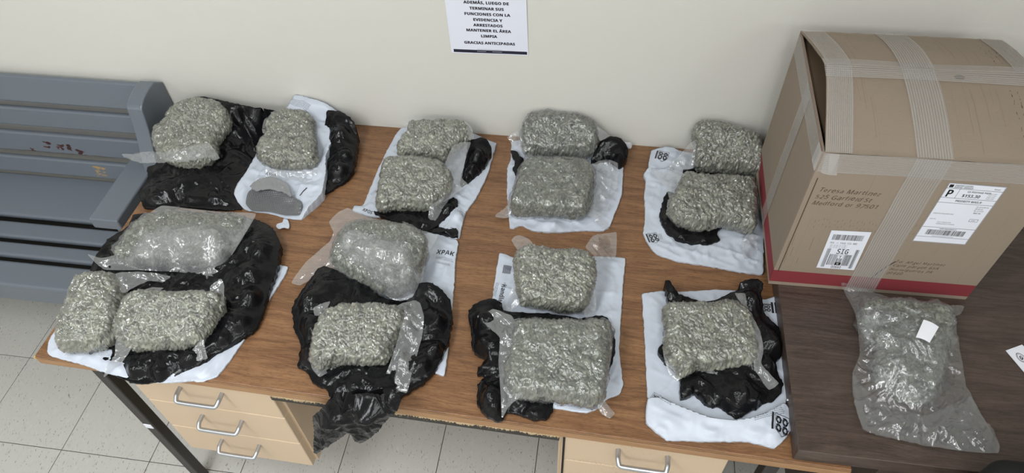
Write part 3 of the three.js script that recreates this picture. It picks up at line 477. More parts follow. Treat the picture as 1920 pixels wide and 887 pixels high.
const scrawl = (g, text, p, size, rot) => { g.save(); g.translate(p[0], p[2]); g.rotate(rot); g.fillStyle = '#16171f'; g.font = `bold ${size}px sans-serif`; g.fillText(text, 0, 0); g.restore(); };
const mailerFold = (a, b, k) => 0.55 * crumple(a, b, k) + 0.2 * n3(a * 9, b * 9, k) + 0.35 * (1 - Math.abs(n3(a * 16 + b * 6, b * 5, k + 4))) ** 3 + 0.3 * (1 - Math.abs(n3(b * 14 - a * 5, a * 4, k + 14))) ** 4 - 0.15;
function mailer(P) {                                               // print draws in millimetres of the desk (x, z)
  const o = middle(P.out, DESK_Y), t = thing('mailing_envelope', P.label, 'envelope', o, 'white plastic mailing envelopes');
  const q = mm(P.out), xs = q.map((v) => v[0]), zs = q.map((v) => v[2]), a = Math.min(...xs) - 0.02, b = Math.min(...zs) - 0.02, w = Math.max(...xs) + 0.02 - a, h = Math.max(...zs) + 0.02 - b; P.uvBox = [a, b, w, h];
  const mat = P.print ? phys({ map: canvas(640, 640, (g) => { g.fillStyle = 'rgb(190,197,209)'; g.fillRect(0, 0, 640, 640); g.scale(0.64 / w, 0.64 / h); g.translate(-a * 1000, -b * 1000); P.print(g); }), roughness: 0.42 }) : M.white;
  part(t, 'sheet', skin({ cell: 0.0042, lift: 0.013, fold: mailerFold, tension: 0.22, floor: DESK_Y + 0.0006, body: DESK_Y + 0.0003, ragged: 0.0012, ...P }, o), mat);
  return [t, o, mat, P.uvBox];
}
const [openMailer, openAt] = mailer({ seed: 21, label: 'open white bubble mailer with a torn mouth, its top end up the wall', out: [-646,832,1,-605,832,10,-554,822,14,-519,802,25,-505,792,46,-496,782,97,-505,777,140,-505,772,188,-489,767,243,-476,762,322,-497,757,370,-516,737,400,-559,735,400,-602,735,390,-641,735,388,-681,736,384,-710,742,362,-729,747,336,-731,752,309,-725,752,261,-723,752,176,-722,757,108,-706,782,59,-659,822,56],
  pts: [-638,734,320,-579,734,345,-659,734,329,-547,734,367,-607,757,252,-517,757,296,-533,757,175,-637,747,176,-550,782,58], lift: 0.014, print: (g) => { smallPrint(g, [-652,822,17], 60, 6, 0.25); smallPrint(g, [-689,752,263], 50, 3, 0.2); scrawl(g, 'XPAK', [-664,752,264], 14, 0.12); g.fillStyle = '#16171f'; g.save(); { const p = [-544,752,323]; g.translate(p[0], p[2]); g.rotate(-0.85); g.fillRect(0, 0, 26, 4.5); } g.restore(); } });
const bubbles = phys({ color: new THREE.Color().setRGB(0.13, 0.133, 0.14), roughness: 0.4, metalness: 0.1 });
const bubbleRows = (a, b) => { const s = 0.0064, j = Math.floor(b / (s * 0.866)), x = a / s + (j & 1) * 0.5, dx = x - Math.floor(x) - 0.5, dy = (b / (s * 0.866) - j - 0.5) * 0.866; return clamp(1 - (dx * dx + dy * dy) / 0.16); };
part(openMailer, 'bubble_lining', skin({ seed: 4, cell: 0.0013, out: [-692,742,308,-677,748,298,-644,752,289,-613,754,290,-589,752,305,-566,750,330,-529,750,351,-521,740,387,-560,740,395,-611,740,387,-658,740,389,-682,744,370,-692,744,336], pts: [-611,740,348,-648,740,353,-562,741,363], lift: 0.0013, fade: 0.004, fold: bubbleRows, floor: DESK_Y + 0.004, tension: 0.3 }, openAt), bubbles, 'grey bubble wrap lining inside the mouth');
part(openMailer, 'torn_lining', skin({ seed: 6, cell: 0.0022, out: [-686,758,316,-680,762,303,-664,766,292,-636,768,284,-610,768,288,-587,766,299,-566,762,322,-560,756,340,-583,758,330,-608,760,325,-638,760,325,-660,758,334], lift: 0.006, loose: true, ragged: 0.002 }, openAt), phys({ color: new THREE.Color().setRGB(0.27, 0.275, 0.285), roughness: 0.25, metalness: 0.3 }), 'silvery torn lining flap');
part(openMailer, 'torn_strip', skin({ seed: 8, cell: 0.002, out: [-561,738,406,-550,738,408,-539,738,425,-536,738,438,-549,738,438,-562,738,443,-572,738,435,-572,738,426,-561,738,419], lift: 0.01, loose: true, floor: DESK_Y + 0.001 }, openAt), M.white, 'torn strip hanging from the mouth');

mailer({ seed: 22, label: 'white mailing envelope under the black bag with three packs, at the desk front left corner', out: [-987,737,810,-988,737,841,-969,737,878,-931,737,886,-864,737,895,-813,737,906,-754,737,914,-702,728,917,-652,737,913,-591,737,901,-591,717,902,-575,732,899,-547,737,884,-532,737,833,-517,737,754,-506,737,672,-492,737,585,-494,737,562,-519,737,558,-575,737,584,-740,737,618,-894,737,672,-971,737,749] });
mailer({ seed: 23, label: 'white mailing envelope with large lettering at its top right corner, under a black bag', out: [-321,738,395,-175,738,401,-79,738,426,-74,738,477,-57,738,596,-37,738,768,-35,738,817,-69,738,810,-212,738,790,-302,738,599], print: (g) => { scrawl(g, 'XPAK', [-127,738,474], 19, 0.1); smallPrint(g, [-123,738,485], 42, 3, 0.1); smallPrint(g, [-116,738,504], 30, 2, 0.1); } });
const [m4] = mailer({ seed: 24, label: 'white mailing envelope with two packs and a black roll, second from left by the wall', out: [-335,738,11,-320,738,4,-116,738,7,-52,738,39,-38,738,43,-42,738,181,-57,738,265,-76,738,324,-78,738,378,-77,738,415,-90,738,421,-115,738,415,-152,738,413,-218,738,389,-302,738,369,-336,738,368,-385,738,353,-385,738,337,-361,738,333,-359,738,300,-358,738,211,-352,738,116,-343,738,42], pts: [-90,752,349,-99,747,388,-366,744,347], print: (g) => { scrawl(g, 'XPOS', [-357,742,354], 12, 0.3); smallPrint(g, [-353,742,289], 20, 3, -1.0); smallPrint(g, [-104,742,325], 22, 3, 0.25); } });
mailer({ seed: 25, label: 'white mailing envelope holding two smooth packs and a black knotted bag by the wall', out: [7,738,34,36,738,20,268,738,59,330,738,91,336,738,109,336,738,213,311,738,325,295,738,346,245,738,352,157,738,369,111,738,368,78,738,352,61,738,366,49,738,364,41,738,329,23,738,237,10,738,140,15,738,107], pts: [164,752,360,284,742,326] });
mailer({ seed: 26, label: 'white mailing envelope with a barcode and handling print along its left edge', out: [36,737,453,79,737,464,223,737,442,352,737,432,352,737,505,352,737,574,351,737,708,363,737,788,356,737,814,330,737,828,317,737,849,289,737,867,217,737,865,159,737,859,94,737,764,41,737,602], print: (g) => { { const p = [52,738,490]; g.fillStyle = '#22242c'; for (let i = 0; i < 11; i++) g.fillRect(p[0] + i * 1.9, p[2], 1.1, 26); } scrawl(g, 'Handle', [57,738,550], 17, 1.6); smallPrint(g, [48,738,548], 40, 3, 1.6, 3); smallPrint(g, [65,738,545], 44, 2, 1.6, 3); } });
mailer({ seed: 27, label: 'white mailing envelope with recycling badges, beside the cardboard box', out: [411,752,42,433,754,30,461,756,22,490,752,33,575,738,32,724,738,95,715,738,210,701,738,350,691,738,443,637,738,442,561,738,432,488,738,427,433,738,409,411,738,379,397,738,345,401,738,289,397,742,213,399,742,152,393,744,131,404,752,114], pts: [439,754,64,462,752,100,413,748,133,512,742,414], lift: 0.013, print: (g) => { recycle(g, [444,754,65], 27, 0.2); recycle(g, [425,738,357], 23, -0.35); smallPrint(g, [413,746,113], 60, 2, -0.1); smallPrint(g, [443,738,340], 16, 3, 1.4); } });
const [lipMailer, lipAt, lipMat, lipBox] = mailer({ seed: 28, label: 'largest white mailing envelope, at the desk front next to the dark table', out: [399,742,542,423,742,533,446,738,525,494,738,521,575,738,505,625,738,502,687,738,520,729,738,504,732,738,557,728,738,672,721,738,757,708,738,799,718,738,805,714,738,852,697,738,877,678,738,896,622,738,890,549,738,899,459,738,907,446,738,900,415,738,873,419,738,836,424,738,821,416,738,811,411,738,723,405,738,627], pts: [512,737,843,600,737,842,512,736,872,598,736,870,659,736,862,455,736,860,437,738,834,695,736,839], lift: 0.008, print: (g) => { recycle(g, [694,742,849], 30, 0.1); recycle(g, [690,738,547], 17, 1.5); g.fillStyle = '#1b1c22'; { const p = [702,738,527]; g.fillRect(p[0], p[2], 5, 32); g.fillRect(p[0] + 8, p[2], 3, 32); } smallPrint(g, [430,748,800], 46, 5, 0.5); scrawl(g, 'XPAK', [427,748,815], 12, 0.35); smallPrint(g, [630,742,836], 70, 5, -0.42); } });
part(lipMailer, 'front_layer', skin({ seed: 29, cell: 0.0042, lift: 0.008, fold: mailerFold, tension: 0.3, print: true, uvBox: lipBox, floor: DESK_Y + 0.004, body: DESK_Y + 0.003, out: [416,754,826,443,756,820,478,758,835,513,760,847,551,760,856,594,760,855,629,760,846,665,758,826,703,754,799,715,744,809,713,740,853,697,740,877,678,738,894,622,738,888,549,738,898,459,739,906,447,739,900,415,744,876], pts: [465,756,868,551,754,880,637,754,869,449,750,887,676,750,867] }, lipAt), lipMat, 'front layer of the open mouth');

// ---------------------------------------------------------------- black plastic bags
function blackBag(label, sheets, at) {
  const o = middle(sheets[0].out, DESK_Y), t = thing('black_bag', label, 'trash bag', o, 'crumpled black plastic bags');
  for (const P of sheets) part(t, P.name ?? 'film_sheet', skin({ cell: 0.0042, lift: 0.022, fade: 0.03, tension: 0.3, ragged: 0.0025, ...(P.frame ? {} : { floor: DESK_Y + 0.004, body: DESK_Y + 0.003 }), ...P }, o), M.black, P.part);
  return t;
}
blackBag('wide black plastic bag heaped along the wall beside the bench', [
  { seed: 31, out: [-996,802,30,-973,817,32,-940,822,28,-901,822,32,-854,822,42,-774,822,57,-691,822,67,-679,792,47,-722,744,47,-723,740,104,-720,738,175,-721,738,246,-727,737,300,-721,737,339,-691,737,383,-770,742,399,-849,742,398,-916,742,414,-958,742,414,-976,748,398,-998,746,366,-994,752,339,-996,758,304,-1009,762,279,-990,762,266,-1006,772,193,-1011,792,89], pts: [-787,807,75,-798,767,82,-795,748,143,-786,750,203,-795,762,279,-875,767,320,-927,762,373,-838,752,360,-763,757,356] },
  { seed: 32, name: 'bunched_end', out: [-538,812,39,-493,817,46,-462,812,61,-442,792,80,-443,772,87,-428,762,154,-422,752,213,-429,744,246,-458,742,281,-491,740,316,-529,742,215,-542,752,120], pts: [-479,802,103,-450,792,175,-451,777,228], part: 'end gathered behind the open mailer' },
]);
blackBag('large black plastic bag beneath three packs, spilling over the desk front left corner', [
  { seed: 33, out: [-969,752,450,-944,752,444,-880,746,420,-705,742,412,-618,752,431,-566,762,461,-531,762,503,-512,757,570,-508,752,622,-503,748,686,-501,744,754,-541,744,803,-568,744,831,-584,742,857,-638,740,894,-661,732,911,-705,716,923,-732,716,924,-770,726,915,-826,738,892,-872,742,866,-911,744,786,-957,747,700,-984,752,652,-993,756,596,-989,758,546,-960,756,496], pts: [-561,792,547,-567,792,618,-534,782,681,-541,777,749,-564,767,795,-716,762,648,-619,762,858,-674,762,900,-735,762,896,-947,764,628,-675,762,854] },
]);
blackBag('black plastic bag whose loose end hangs over the front edge of the desk', [
  { seed: 34, out: [-400,767,577,-379,772,573,-323,772,594,-263,762,614,-212,757,642,-169,757,642,-141,772,633,-136,782,606,-108,787,603,-78,782,615,-55,767,634,-44,757,668,-40,752,746,-53,748,807,-79,748,849,-109,746,877,-123,744,891,-178,744,908,-263,744,912,-283,744,889,-324,742,873,-344,742,849,-368,744,841,-380,748,786,-410,752,743,-431,756,689,-420,762,640], pts: [-378,792,674,-365,782,741,-347,772,812,-77,792,696,-59,782,767,-85,772,810,-212,767,867,-163,767,875,-358,782,629] },
  { seed: 35, name: 'hanging_end', frame: 'z', loose: true, lift: 0.03, ragged: 0.001, cell: 0.003, out: [-252,788,915,-253,791,935,-283,746,935,-310,705,935,-332,611,935,-354,532,935,-362,483,935,-324,529,935,-286,576,935,-262,612,935,-242,637,935,-237,603,935,-227,584,935,-192,627,935,-171,659,935,-139,727,935,-106,785,935,-98,803,920,-104,823,915,-178,800,915], pts: [-216,793,965,-172,767,960,-125,823,955,-273,701,955], part: 'end hanging down in front of the drawers' },
]);
blackBag('black plastic bag rolled beside two packs on the mailer second from left', [
  { seed: 36, name: 'rolled_side', lift: 0.012, out: [-109,777,93,-95,782,82,-71,782,73,-55,777,78,-46,767,85,-42,758,103,-50,752,151,-72,748,200,-104,744,239,-113,746,209,-110,752,167,-109,762,121], pts: [-71,796,142,-76,782,188,-89,766,215] },
  { seed: 37, name: 'front_fold', lift: 0.012, out: [-323,748,361,-288,748,352,-250,748,336,-173,748,327,-133,752,301,-115,752,287,-101,752,301,-100,748,316,-111,746,338,-125,748,363,-140,748,389,-167,748,411,-214,748,399,-272,748,381], pts: [-117,766,332,-176,758,386,-230,756,380] },
  { seed: 38, name: 'front_corner', lift: 0.01, out: [-177,746,404,-147,746,394,-115,746,392,-87,746,392,-81,746,418,-93,746,419,-118,746,414,-151,746,410], pts: [-114,754,410] },
]);
blackBag('small black plastic bag twisted into a knot, with a white cap behind it', [
  { seed: 39, name: 'knot', lift: 0.013, out: [243,756,102,255,772,77,265,787,61,282,797,50,303,797,45,323,792,46,339,782,59,345,768,76,339,756,96,325,746,116,315,746,107,287,748,96,266,748,103], pts: [296,812,110,281,792,109,319,796,109,308,772,110] },
  { seed: 40, name: 'loose_edge', lift: 0.006, out: [13,746,80,28,746,80,40,746,99,55,746,112,52,746,143,41,746,176,27,746,152,30,746,126,19,746,102] },
]);
blackBag('black plastic bag in three crumpled lobes left of two packs at the desk front', [
  { seed: 41, out: [-6,758,665,-4,762,648,16,772,633,47,777,623,68,768,627,71,756,638,109,752,639,184,752,632,250,752,637,313,752,624,334,748,661,341,746,714,329,744,762,304,742,801,218,740,847,216,740,874,204,742,894,179,746,902,148,742,893,121,740,890,109,742,913,87,746,910,70,748,901,52,748,882,46,746,833,62,742,807,38,748,810,43,750,791,52,746,767,30,748,760,16,752,743,11,754,711], pts: [38,797,692,47,792,743,60,772,765,54,762,798,78,782,871,91,772,896,178,758,888,198,746,756,279,746,746] },
]);
blackBag('black plastic strip curving under two packs beside the cardboard box', [
  { seed: 42, lift: 0.009, out: [456,748,197,441,748,251,438,748,294,452,748,335,478,748,361,524,748,372,561,748,370,593,748,352,583,748,332,616,748,273,577,748,220,515,748,198,483,748,202], pts: [451,756,306,490,758,358,549,760,366] },
  { seed: 43, name: 'rear_fold', lift: 0.009, out: [497,762,121,514,762,115,537,758,108,623,756,110,697,752,120,675,748,149,569,748,146,515,756,137] },
]);
blackBag('black plastic bag with two upright ends around the pack on the largest mailer', [
  { seed: 44, out: [450,772,516,461,774,520,481,766,548,532,760,559,569,760,551,601,772,536,615,782,534,621,797,523,638,802,513,661,797,508,674,787,511,673,772,540,678,762,580,704,756,603,721,752,643,715,750,671,698,748,698,697,750,736,708,748,748,695,744,780,634,744,822,604,742,844,585,744,834,565,744,821,546,748,823,529,748,810,515,750,799,486,752,815,484,754,786,480,748,752,451,748,725,437,752,701,448,746,677,451,744,613,457,758,568], pts: [641,802,559,666,787,638,687,782,666,672,772,710,611,782,795,638,772,806,581,772,813,504,768,796,530,766,807,554,742,640,466,772,546] },
]);
{
  const t = thing('white_cap', 'small white plastic cap lying behind the knotted black bag at the wall', 'cap', [343,744,18].map((v) => v / 1000));
  const g = new THREE.LatheGeometry([[0, 0], [0.0085, 0], [0.0095, 0.0012], [0.0095, 0.02], [0.0085, 0.0215], [0, 0.0215]].map((p) => new THREE.Vector2(...p)), 20); g.translate(0, -0.01, 0); g.rotateZ(-1.25); g.rotateY(-0.4); part(t, 'cap_shell', g, M.paper);
}
// ---------------------------------------------------------------- vacuum-packed bags
function pack(P) {
  const o = middle(P.out, DESK_Y), t = thing('vacuum_bag', P.label, 'plastic bag', o, 'clear sealed bags of dried green herb');
  const [inner, outer] = pillow(P, o);
  const c = part(t, 'contents', inner, M.herb, 'dried grey-green plant matter'); c.userData.kind = 'stuff';
  part(t, 'film', outer, P.milky ? M.slack : M.film);
  (P.flaps ?? []).forEach((f, i) => part(t, 'loose_film', skin({ cell: 0.003, lift: 0.026, loose: true, tension: 0.25, seed: (P.seed ?? 1) * 5 + i, fold: (a, b, k) => crumple(a * 1.4, b * 1.4, k), floor: DESK_Y + 0.003, ...f }, o), P.clear ? M.slack : M.flap));
  return [t, o];
}
pack({ seed: 51, label: 'rounded crinkled bag of herb on the black bag nearest the bench, with a film tail', T: 0.072, R: 0.05, out: [-969,811,67,-929,816,57,-885,816,59,-853,811,67,-828,802,91,-820,794,120,-833,785,155,-835,781,180,-823,777,223,-834,773,251,-860,774,267,-886,774,272,-937,775,266,-986,782,234,-1014,785,199,-1024,789,168,-1004,798,143,-1000,807,104,-983,811,83],
  flaps: [{ out: [-1059,812,289,-1047,812,281,-982,812,267,-938,822,276,-881,827,256,-840,827,236,-820,827,229,-802,822,244,-778,812,268,-791,812,280,-801,817,276,-860,822,305,-911,822,312,-970,812,313,-1017,812,308] }, { out: [-996,832,67,-975,837,65,-964,832,78,-983,827,93] }] });
pack({ seed: 52, label: 'tall narrow crinkled bag of herb standing on the open bubble mailer', T: 0.068, R: 0.042, out: [-680,796,60,-637,796,53,-600,796,57,-576,792,71,-562,784,114,-546,780,153,-528,776,200,-523,773,229,-559,774,239,-617,774,246,-657,773,239,-690,776,220,-701,777,192,-698,780,163,-692,784,142,-701,792,103,-694,796,80],
  flaps: [{ out: [-713,802,122,-720,802,88,-711,802,72,-693,802,112,-690,802,148,-701,802,146] }, { out: [-663,772,257,-601,772,257,-511,772,244,-512,758,266,-547,756,282,-597,758,279,-646,760,277] }] });
pack({ seed: 53, label: 'wide smooth loose bag of herb across the front-left black bag, topmost of its three packs', T: 0.066, R: 0.06, loose: 0.75, amp: 0.0045, milky: true, tint: 1.05, out: [-901,777,494,-847,781,470,-755,781,467,-668,776,460,-636,772,462,-635,769,511,-646,767,564,-663,764,602,-737,764,611,-856,763,614,-914,763,611,-929,765,589,-920,771,539],
  flaps: [{ out: [-864,802,452,-791,802,453,-701,797,450,-610,792,442,-614,787,504,-623,782,568,-641,768,626,-651,766,633,-752,766,632,-850,766,638,-936,766,647,-957,778,640,-992,782,617,-952,782,624,-924,780,609,-924,782,551,-899,796,491], pts: [-755,836,563,-672,836,553,-826,830,581,-708,828,608,-632,824,589,-787,822,620,-843,808,615], lift: 0.007, fold: (a, b, k) => 0.7 * crumple(a * 0.6, b * 0.6, k) }] });
pack({ seed: 54, label: 'upright crinkled bag of herb at the desk front left corner', T: 0.085, R: 0.05,  out: [-938,806,722,-910,811,708,-855,806,700,-837,797,718,-823,788,752,-813,780,798,-813,770,834,-841,763,859,-888,764,871,-916,764,873,-932,768,850,-944,776,812,-944,787,772,-944,797,747],
  flaps: [{ out: [-857,822,694,-811,812,673,-779,792,661,-753,777,654,-758,777,671,-785,792,686,-802,802,710,-820,806,735,-836,812,728] }, { out: [-934,747,870,-910,747,874,-863,747,868,-829,747,858,-812,747,869,-864,747,875,-916,747,882], milky: true }] });
pack({ seed: 55, label: 'broad crinkled bag of herb on black plastic, right of the upright corner bag', T: 0.075, R: 0.05, out: [-811,787,760,-800,792,741,-760,796,727,-694,796,725,-622,796,713,-587,792,712,-579,787,732,-587,780,771,-596,775,796,-603,769,818,-635,763,831,-685,763,841,-746,764,851,-778,767,844,-802,772,826,-815,776,797,-811,780,777],
  flaps: [{ out: [-799,772,840,-756,768,856,-764,756,868,-783,744,895,-806,738,919,-806,744,889,-796,752,872] }, { out: [-615,762,840,-593,778,818,-582,768,840,-574,756,854,-607,752,858] }, { out: [-618,812,695,-597,818,674,-584,812,690,-576,802,727,-610,808,711] }, { out: [-782,812,730,-756,812,713,-727,812,713,-738,812,728] }] });
pack({ seed: 56, label: 'large glossy bag of herb above the hanging black bag, beside the lettered mailer', T: 0.078, R: 0.06, loose: 0.45, amp: 0.005, milky: true, out: [-359,787,482,-336,792,461,-255,792,447,-173,787,459,-146,782,483,-142,776,545,-157,769,609,-193,766,631,-257,768,611,-335,771,581,-368,777,548],
  flaps: [{ out: [-389,802,419,-367,806,407,-297,808,436,-217,804,447,-120,792,459,-134,786,523,-131,772,603,-154,762,639,-188,762,648,-254,766,617,-370,766,582,-435,752,625,-460,752,619,-440,762,559,-391,782,502,-386,792,481,-405,798,452], pts: [-233,856,555,-284,852,558,-180,854,565,-197,848,616,-242,850,605,-152,838,603,-318,842,525], lift: 0.008 }] });
pack({ seed: 57, label: 'pale crinkled bag of herb above the hanging end of a black bag', T: 0.072, R: 0.045, tint: 1.0, out: [-322,786,723,-292,790,707,-225,790,696,-171,786,692,-147,783,702,-148,778,733,-155,774,760,-162,770,796,-170,767,819,-211,767,825,-272,767,829,-309,766,845,-327,767,837,-334,771,809,-338,777,770,-333,783,739],
  flaps: [{ out: [-167,802,691,-129,796,664,-117,792,668,-100,786,703,-96,778,753,-102,762,821,-105,750,877,-160,752,856,-153,772,818,-145,792,745] }, { out: [-338,756,832,-303,756,843,-290,756,856,-305,756,867,-327,756,850] }, { out: [-362,792,711,-329,792,689,-330,792,727,-352,792,731] }] });
pack({ seed: 58, label: 'crinkled bag of herb at the wall on the mailer with the black roll', T: 0.066, R: 0.045, out: [-282,796,68,-237,800,62,-177,800,53,-127,796,51,-110,791,67,-106,787,83,-126,782,106,-148,778,130,-165,772,162,-206,771,153,-271,770,152,-297,770,152,-303,775,132,-296,781,112,-282,788,97],
  flaps: [{ out: [-126,822,51,-101,812,68,-91,798,97,-103,798,105,-112,812,75] }, { out: [-294,812,76,-281,816,62,-270,812,93,-288,798,117] }] });
pack({ seed: 59, label: 'crinkled bag of herb with a twisted film tail, beside the black roll', T: 0.072, R: 0.05,  out: [-319,782,211,-275,786,203,-208,786,201,-171,784,205,-148,781,220,-129,777,249,-129,770,283,-154,766,318,-176,763,341,-214,763,346,-266,763,351,-288,762,364,-308,763,353,-311,769,322,-316,775,278,-321,779,237],
  flaps: [{ out: [-153,792,204,-144,798,134,-122,798,118,-98,792,109,-102,786,159,-100,776,238,-82,768,251,-120,762,297,-150,748,377,-168,752,370,-167,772,343,-136,778,312,-128,786,263], lift: 0.014 }] });
pack({ seed: 60, label: 'smooth glossy bag of herb leaning on the wall beside the knotted black bag', T: 0.08, R: 0.055, loose: 0.35, milky: true, tint: 0.92, out: [49,808,50,62,812,21,95,816,12,148,816,10,216,813,16,243,808,28,252,803,46,251,793,73,239,779,91,229,774,99,181,774,104,115,773,109,64,775,110,51,785,92,48,799,66],
  flaps: [{ out: [0,782,70,20,802,64,44,812,59,59,802,93,59,782,123,25,778,103,8,782,79] }, { out: [215,832,10,261,822,41,290,808,56,265,806,82,254,816,54] }, { out: [52,832,48,63,842,26,99,842,11,157,842,9,219,836,17,199,842,44,120,846,44] }] });
pack({ seed: 61, label: 'boxy smooth bag of herb at the front of the mailer with the knotted bag', T: 0.078, R: 0.045, loose: 0.55, amp: 0.005, milky: true, tint: 0.98, out: [67,780,175,100,784,168,164,784,161,210,784,156,233,782,160,251,777,180,251,773,227,250,769,274,238,764,318,180,764,323,118,763,325,63,763,331,51,765,318,52,771,278,59,778,220],
  flaps: [{ out: [41,766,297,52,762,321,42,752,344,10,748,345,7,748,335,25,752,315] }, { out: [245,772,137,270,768,118,292,766,105,319,758,113,321,752,205,308,748,284,284,748,311,256,758,294,256,772,184], milky: true }, { out: [259,762,274,282,752,302,301,746,333,308,744,347,300,744,351,258,754,319,243,758,313] }] });
pack({ seed: 62, label: 'crinkled bag of herb with two film ears on the mailer with handling print', T: 0.074, R: 0.05, tint: 1.02, out: [91,786,492,118,790,480,185,790,486,243,788,478,276,786,501,279,778,553,269,772,591,259,768,620,205,768,627,172,767,622,116,769,619,110,772,605,96,779,557,88,785,513],
  flaps: [{ out: [68,792,455,75,796,445,86,796,439,115,802,455,126,806,476,91,802,491] }, { out: [253,796,457,270,778,402,298,768,384,327,762,373,328,756,451,281,788,483] }, { out: [280,782,547,291,756,608,270,750,639,262,766,627] }, { out: [97,778,566,80,758,595,64,748,631,92,752,637,113,768,619] }] });
pack({ seed: 63, label: 'largest flat-topped bag of herb with a wide left film wing at the desk front', T: 0.078, R: 0.036, loose: 0.4, amp: 0.005, milky: true, p: 3, out: [114,782,701,154,786,693,231,786,687,307,786,676,321,782,683,321,777,739,319,770,810,313,765,849,282,764,857,208,765,856,159,765,860,121,767,856,109,771,811,114,776,760],
  flaps: [{ out: [22,794,689,56,802,671,100,802,682,112,802,700,114,792,771,112,782,844,157,776,858,138,772,875,123,770,892,113,762,917,105,776,875,87,784,792,82,792,739,48,798,712] }, { out: [325,792,666,332,776,734,326,756,847,348,742,864,338,742,877,319,746,871,310,758,861] }] });
pack({ seed: 64, label: 'dark crinkled bag of herb leaning on the wall beside the cardboard box', T: 0.078, R: 0.05, tint: 0.9,  out: [521,826,32,541,830,17,594,830,19,642,827,36,685,822,49,696,814,73,698,796,114,696,784,132,651,779,125,592,779,124,532,778,117,526,790,86,531,803,64,518,817,47],
  flaps: [{ out: [521,826,69,507,812,71,485,782,89,453,758,115,487,762,125,521,782,134,525,818,87] }, { out: [690,842,52,699,822,80,708,772,143,691,772,149,689,822,85] }] });
pack({ seed: 65, label: 'dark crinkled bag of herb over the curved black strip beside the cardboard box', T: 0.08, R: 0.05, tint: 0.9,  out: [493,790,190,526,794,192,592,794,191,649,792,186,672,788,187,677,784,215,674,774,287,666,768,325,641,767,322,596,769,312,561,767,328,521,767,336,483,770,326,461,775,300,463,779,267,481,786,233],
  flaps: [{ out: [411,762,120,432,768,142,477,792,155,491,806,177,482,796,233,459,782,259,453,772,213,432,766,177], lift: 0.014 }, { out: [657,768,340,678,762,343,680,742,382,649,742,406,640,752,362] }] });
pack({ seed: 66, label: 'square crinkled bag of herb ringed by black plastic on the largest mailer', T: 0.07, R: 0.035, tint: 0.95, amp: 0.005, out: [449,780,606,479,784,602,536,784,596,601,784,581,627,781,599,640,775,643,646,767,698,644,764,718,607,764,725,570,765,735,534,763,744,516,765,739,499,761,757,482,760,763,475,763,750,458,766,734,451,769,714,451,774,661],
  flaps: [{ out: [603,804,560,625,804,560,630,800,594,654,798,652,657,794,704,651,788,732,687,780,769,667,776,784,650,778,763,638,778,739,636,796,653,620,802,597] }, { out: [449,762,728,477,768,748,484,754,771,473,748,774,458,752,753] }, { out: [529,758,746,575,758,736,611,758,726,643,758,722,646,758,742,610,758,745,547,758,752] }] });
// the bag on the dark table
const TB = 0.0454;
const [lastBag, lastAt] = pack({ seed: 67, clear: true, label: 'loose clear bag of herb on the dark table with a white paper square', T: 0.062, R: 0.055, loose: 0.8, amp: 0.0045, milky: true, tint: 1.15, out: [877,802,575,916,806,555,990,806,552,1059,802,553,1066,797,580,1047,795,638,1019,791,704,995,789,760,972,788,781,927,787,776,889,788,742,888,791,709,902,793,666,882,796,642],
  flaps: [{ fold: (a, b, k) => crumple(a * 1.8, b * 1.8, k), pts: [955,848,626,910,846,666,975,846,669,922,842,729,944,828,762,1004,842,628,919,798,828,986,794,832,1036,788,853,876,792,830], lift: 0.02, cell: 0.0028, out: [843,812,508,886,822,526,940,826,548,1004,826,550,1059,822,550,1103,812,539,1090,812,562,1071,816,576,1071,812,600,1067,808,640,1065,802,688,1063,796,735,1070,792,753,1078,788,792,1098,784,828,1100,784,857,1091,784,875,1030,786,880,949,786,876,867,786,867,840,790,859,832,792,820,831,794,779,838,796,733,856,804,693,860,808,648,861,812,601,853,812,558] },
    { out: [840,792,730,858,786,761,908,784,796,973,784,809,1071,786,755,1083,784,791,1102,781,857,1093,781,873,1025,781,877,947,781,872,869,781,862,845,782,854,836,784,816], lift: 0.009, fold: (a, b, k) => crumple(a * 1.8, b * 1.8, k) }, { cell: 0.0024, lift: 0.03, out: [873,836,595,901,836,579,926,836,584,926,836,610,907,836,631,888,836,641,871,836,675,860,836,665,860,836,630], pts: [891,848,613], fold: (a, b, k) => crumple(a * 2, b * 2, k) }, { cell: 0.0024, lift: 0.024, out: [875,840,600,899,840,586,919,840,591,920,840,611,901,840,630,882,840,639,867,840,667,863,840,650], pts: [888,854,617], fold: (a, b, k) => crumple(b * 2.2, a * 2.2, k + 3) }] });
{
  const p = mm([979,860,624,1007,858,638,981,854,678,955,856,669]), t = thing('paper_note', 'small blank white paper square on the loose bag on the dark table', 'note', [p[0][0], p[0][1], p[0][2]]);
  const Q = [], I = [], n = 6; for (let j = 0; j <= n; j++) for (let i = 0; i <= n; i++) { const u = i / n, v = j / n; Q.push([0, 1, 2].map((k) => lerp(lerp(p[0][k], p[1][k], u), lerp(p[3][k], p[2][k], u), v) - p[0][k] + (k === 1 ? 0.003 * Math.sin(u * 3.1) : 0))); } for (let j = 0; j < n; j++) for (let i = 0; i < n; i++) { const k = j * (n + 1) + i; I.push([k, k + n + 1, k + n + 2], [k, k + n + 2, k + 1]); }
  part(t, 'paper_square', geom(Q, I), std({ color: new THREE.Color().setRGB(0.82, 0.83, 0.88), roughness: 0.8, side: THREE.DoubleSide }));
}
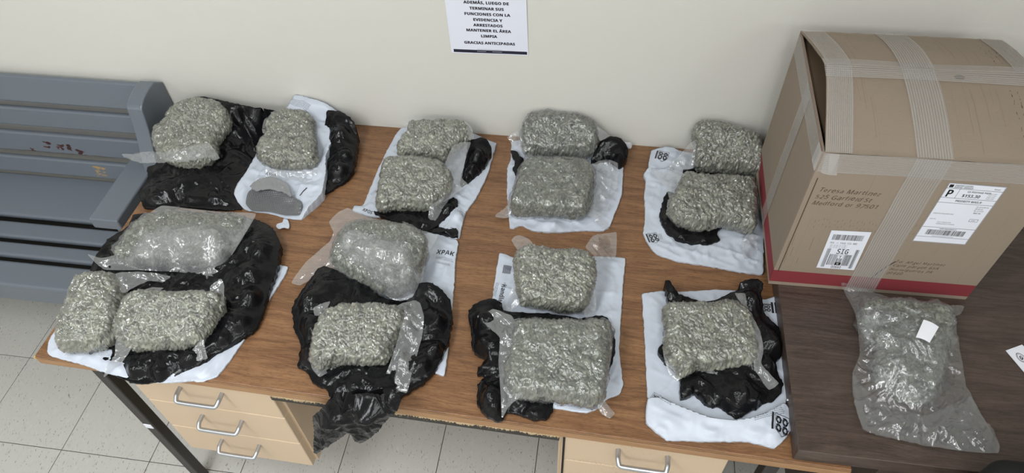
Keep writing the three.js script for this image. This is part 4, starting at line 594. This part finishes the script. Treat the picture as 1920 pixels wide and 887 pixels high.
{
  const p = mm([1180,779,626,1219,779,606,1254,779,663,1208,779,690]), t = thing('printed_card', 'white card with a small round black seal lying on the dark table', 'card', p[0]);
  const tex = canvas(512, 512, (g, w, h) => { g.fillStyle = '#e4e6ee'; g.fillRect(0, 0, w, h); g.translate(190, 190); g.rotate(0.8); g.strokeStyle = g.fillStyle = '#2a2b33'; g.lineWidth = 10; g.beginPath(); g.arc(0, 0, 86, 0, 7); g.stroke(); g.lineWidth = 4; g.beginPath(); g.arc(0, 0, 62, 0, 7); g.stroke(); for (let i = 0; i < 26; i++) { g.save(); g.rotate(i * 0.2417); g.fillRect(68, -3, 11, 7); g.restore(); } g.beginPath(); g.ellipse(0, 6, 34, 42, 0, 0, 7); g.fill(); g.fillStyle = '#e4e6ee'; g.fillRect(-20, -10, 40, 6); g.fillRect(-16, 8, 32, 6); g.fillRect(-5, -30, 9, 60); g.fillStyle = '#555'; for (let i = 0; i < 6; i++) g.fillRect(110, -60 + i * 24, 160, 7); });
  const a = p.map((q) => q.map((v, k) => v - p[0][k])), Q = [...a, ...a.map((q) => [q[0], q[1] - 0.001, q[2]])], uv = [[0, 1], [1, 1], [1, 0], [0, 0], [0, 1], [1, 1], [1, 0], [0, 0]];
  const g = geom([...Q], [[0, 3, 2], [0, 2, 1], [4, 6, 7], [4, 5, 6]], uv); part(t, 'card_sheet', g, std({ map: tex, roughness: 0.6, side: THREE.DoubleSide }));
}
// chair pushed up to the dark table: only the top of its back is in view
{
  const t = thing('padded_chair', 'rounded matte black padded chair back beside the dark table corner', 'chair', [1.215, 0, 0.972]);
  const fab = std({ color: 0x050506, roughness: 0.85 });
  part(t, 'backrest', box(0.42, 0.50, 0.08, 0, 0.655, 0.0, 0.038), fab); part(t, 'seat', box(0.46, 0.07, 0.42, 0, 0.44, 0.24, 0.03), fab);
  part(t, 'back_bar', box(0.05, 0.3, 0.02, 0, 0.48, 0.05), M.darkMetal);
  for (const [x, z] of [[-0.2, 0.05], [0.2, 0.05], [-0.2, 0.42], [0.2, 0.42]]) part(t, 'leg', box(0.025, 0.42, 0.025, x, 0.21, z, 0.004), M.darkMetal);
}
renderer.render(scene, camera);
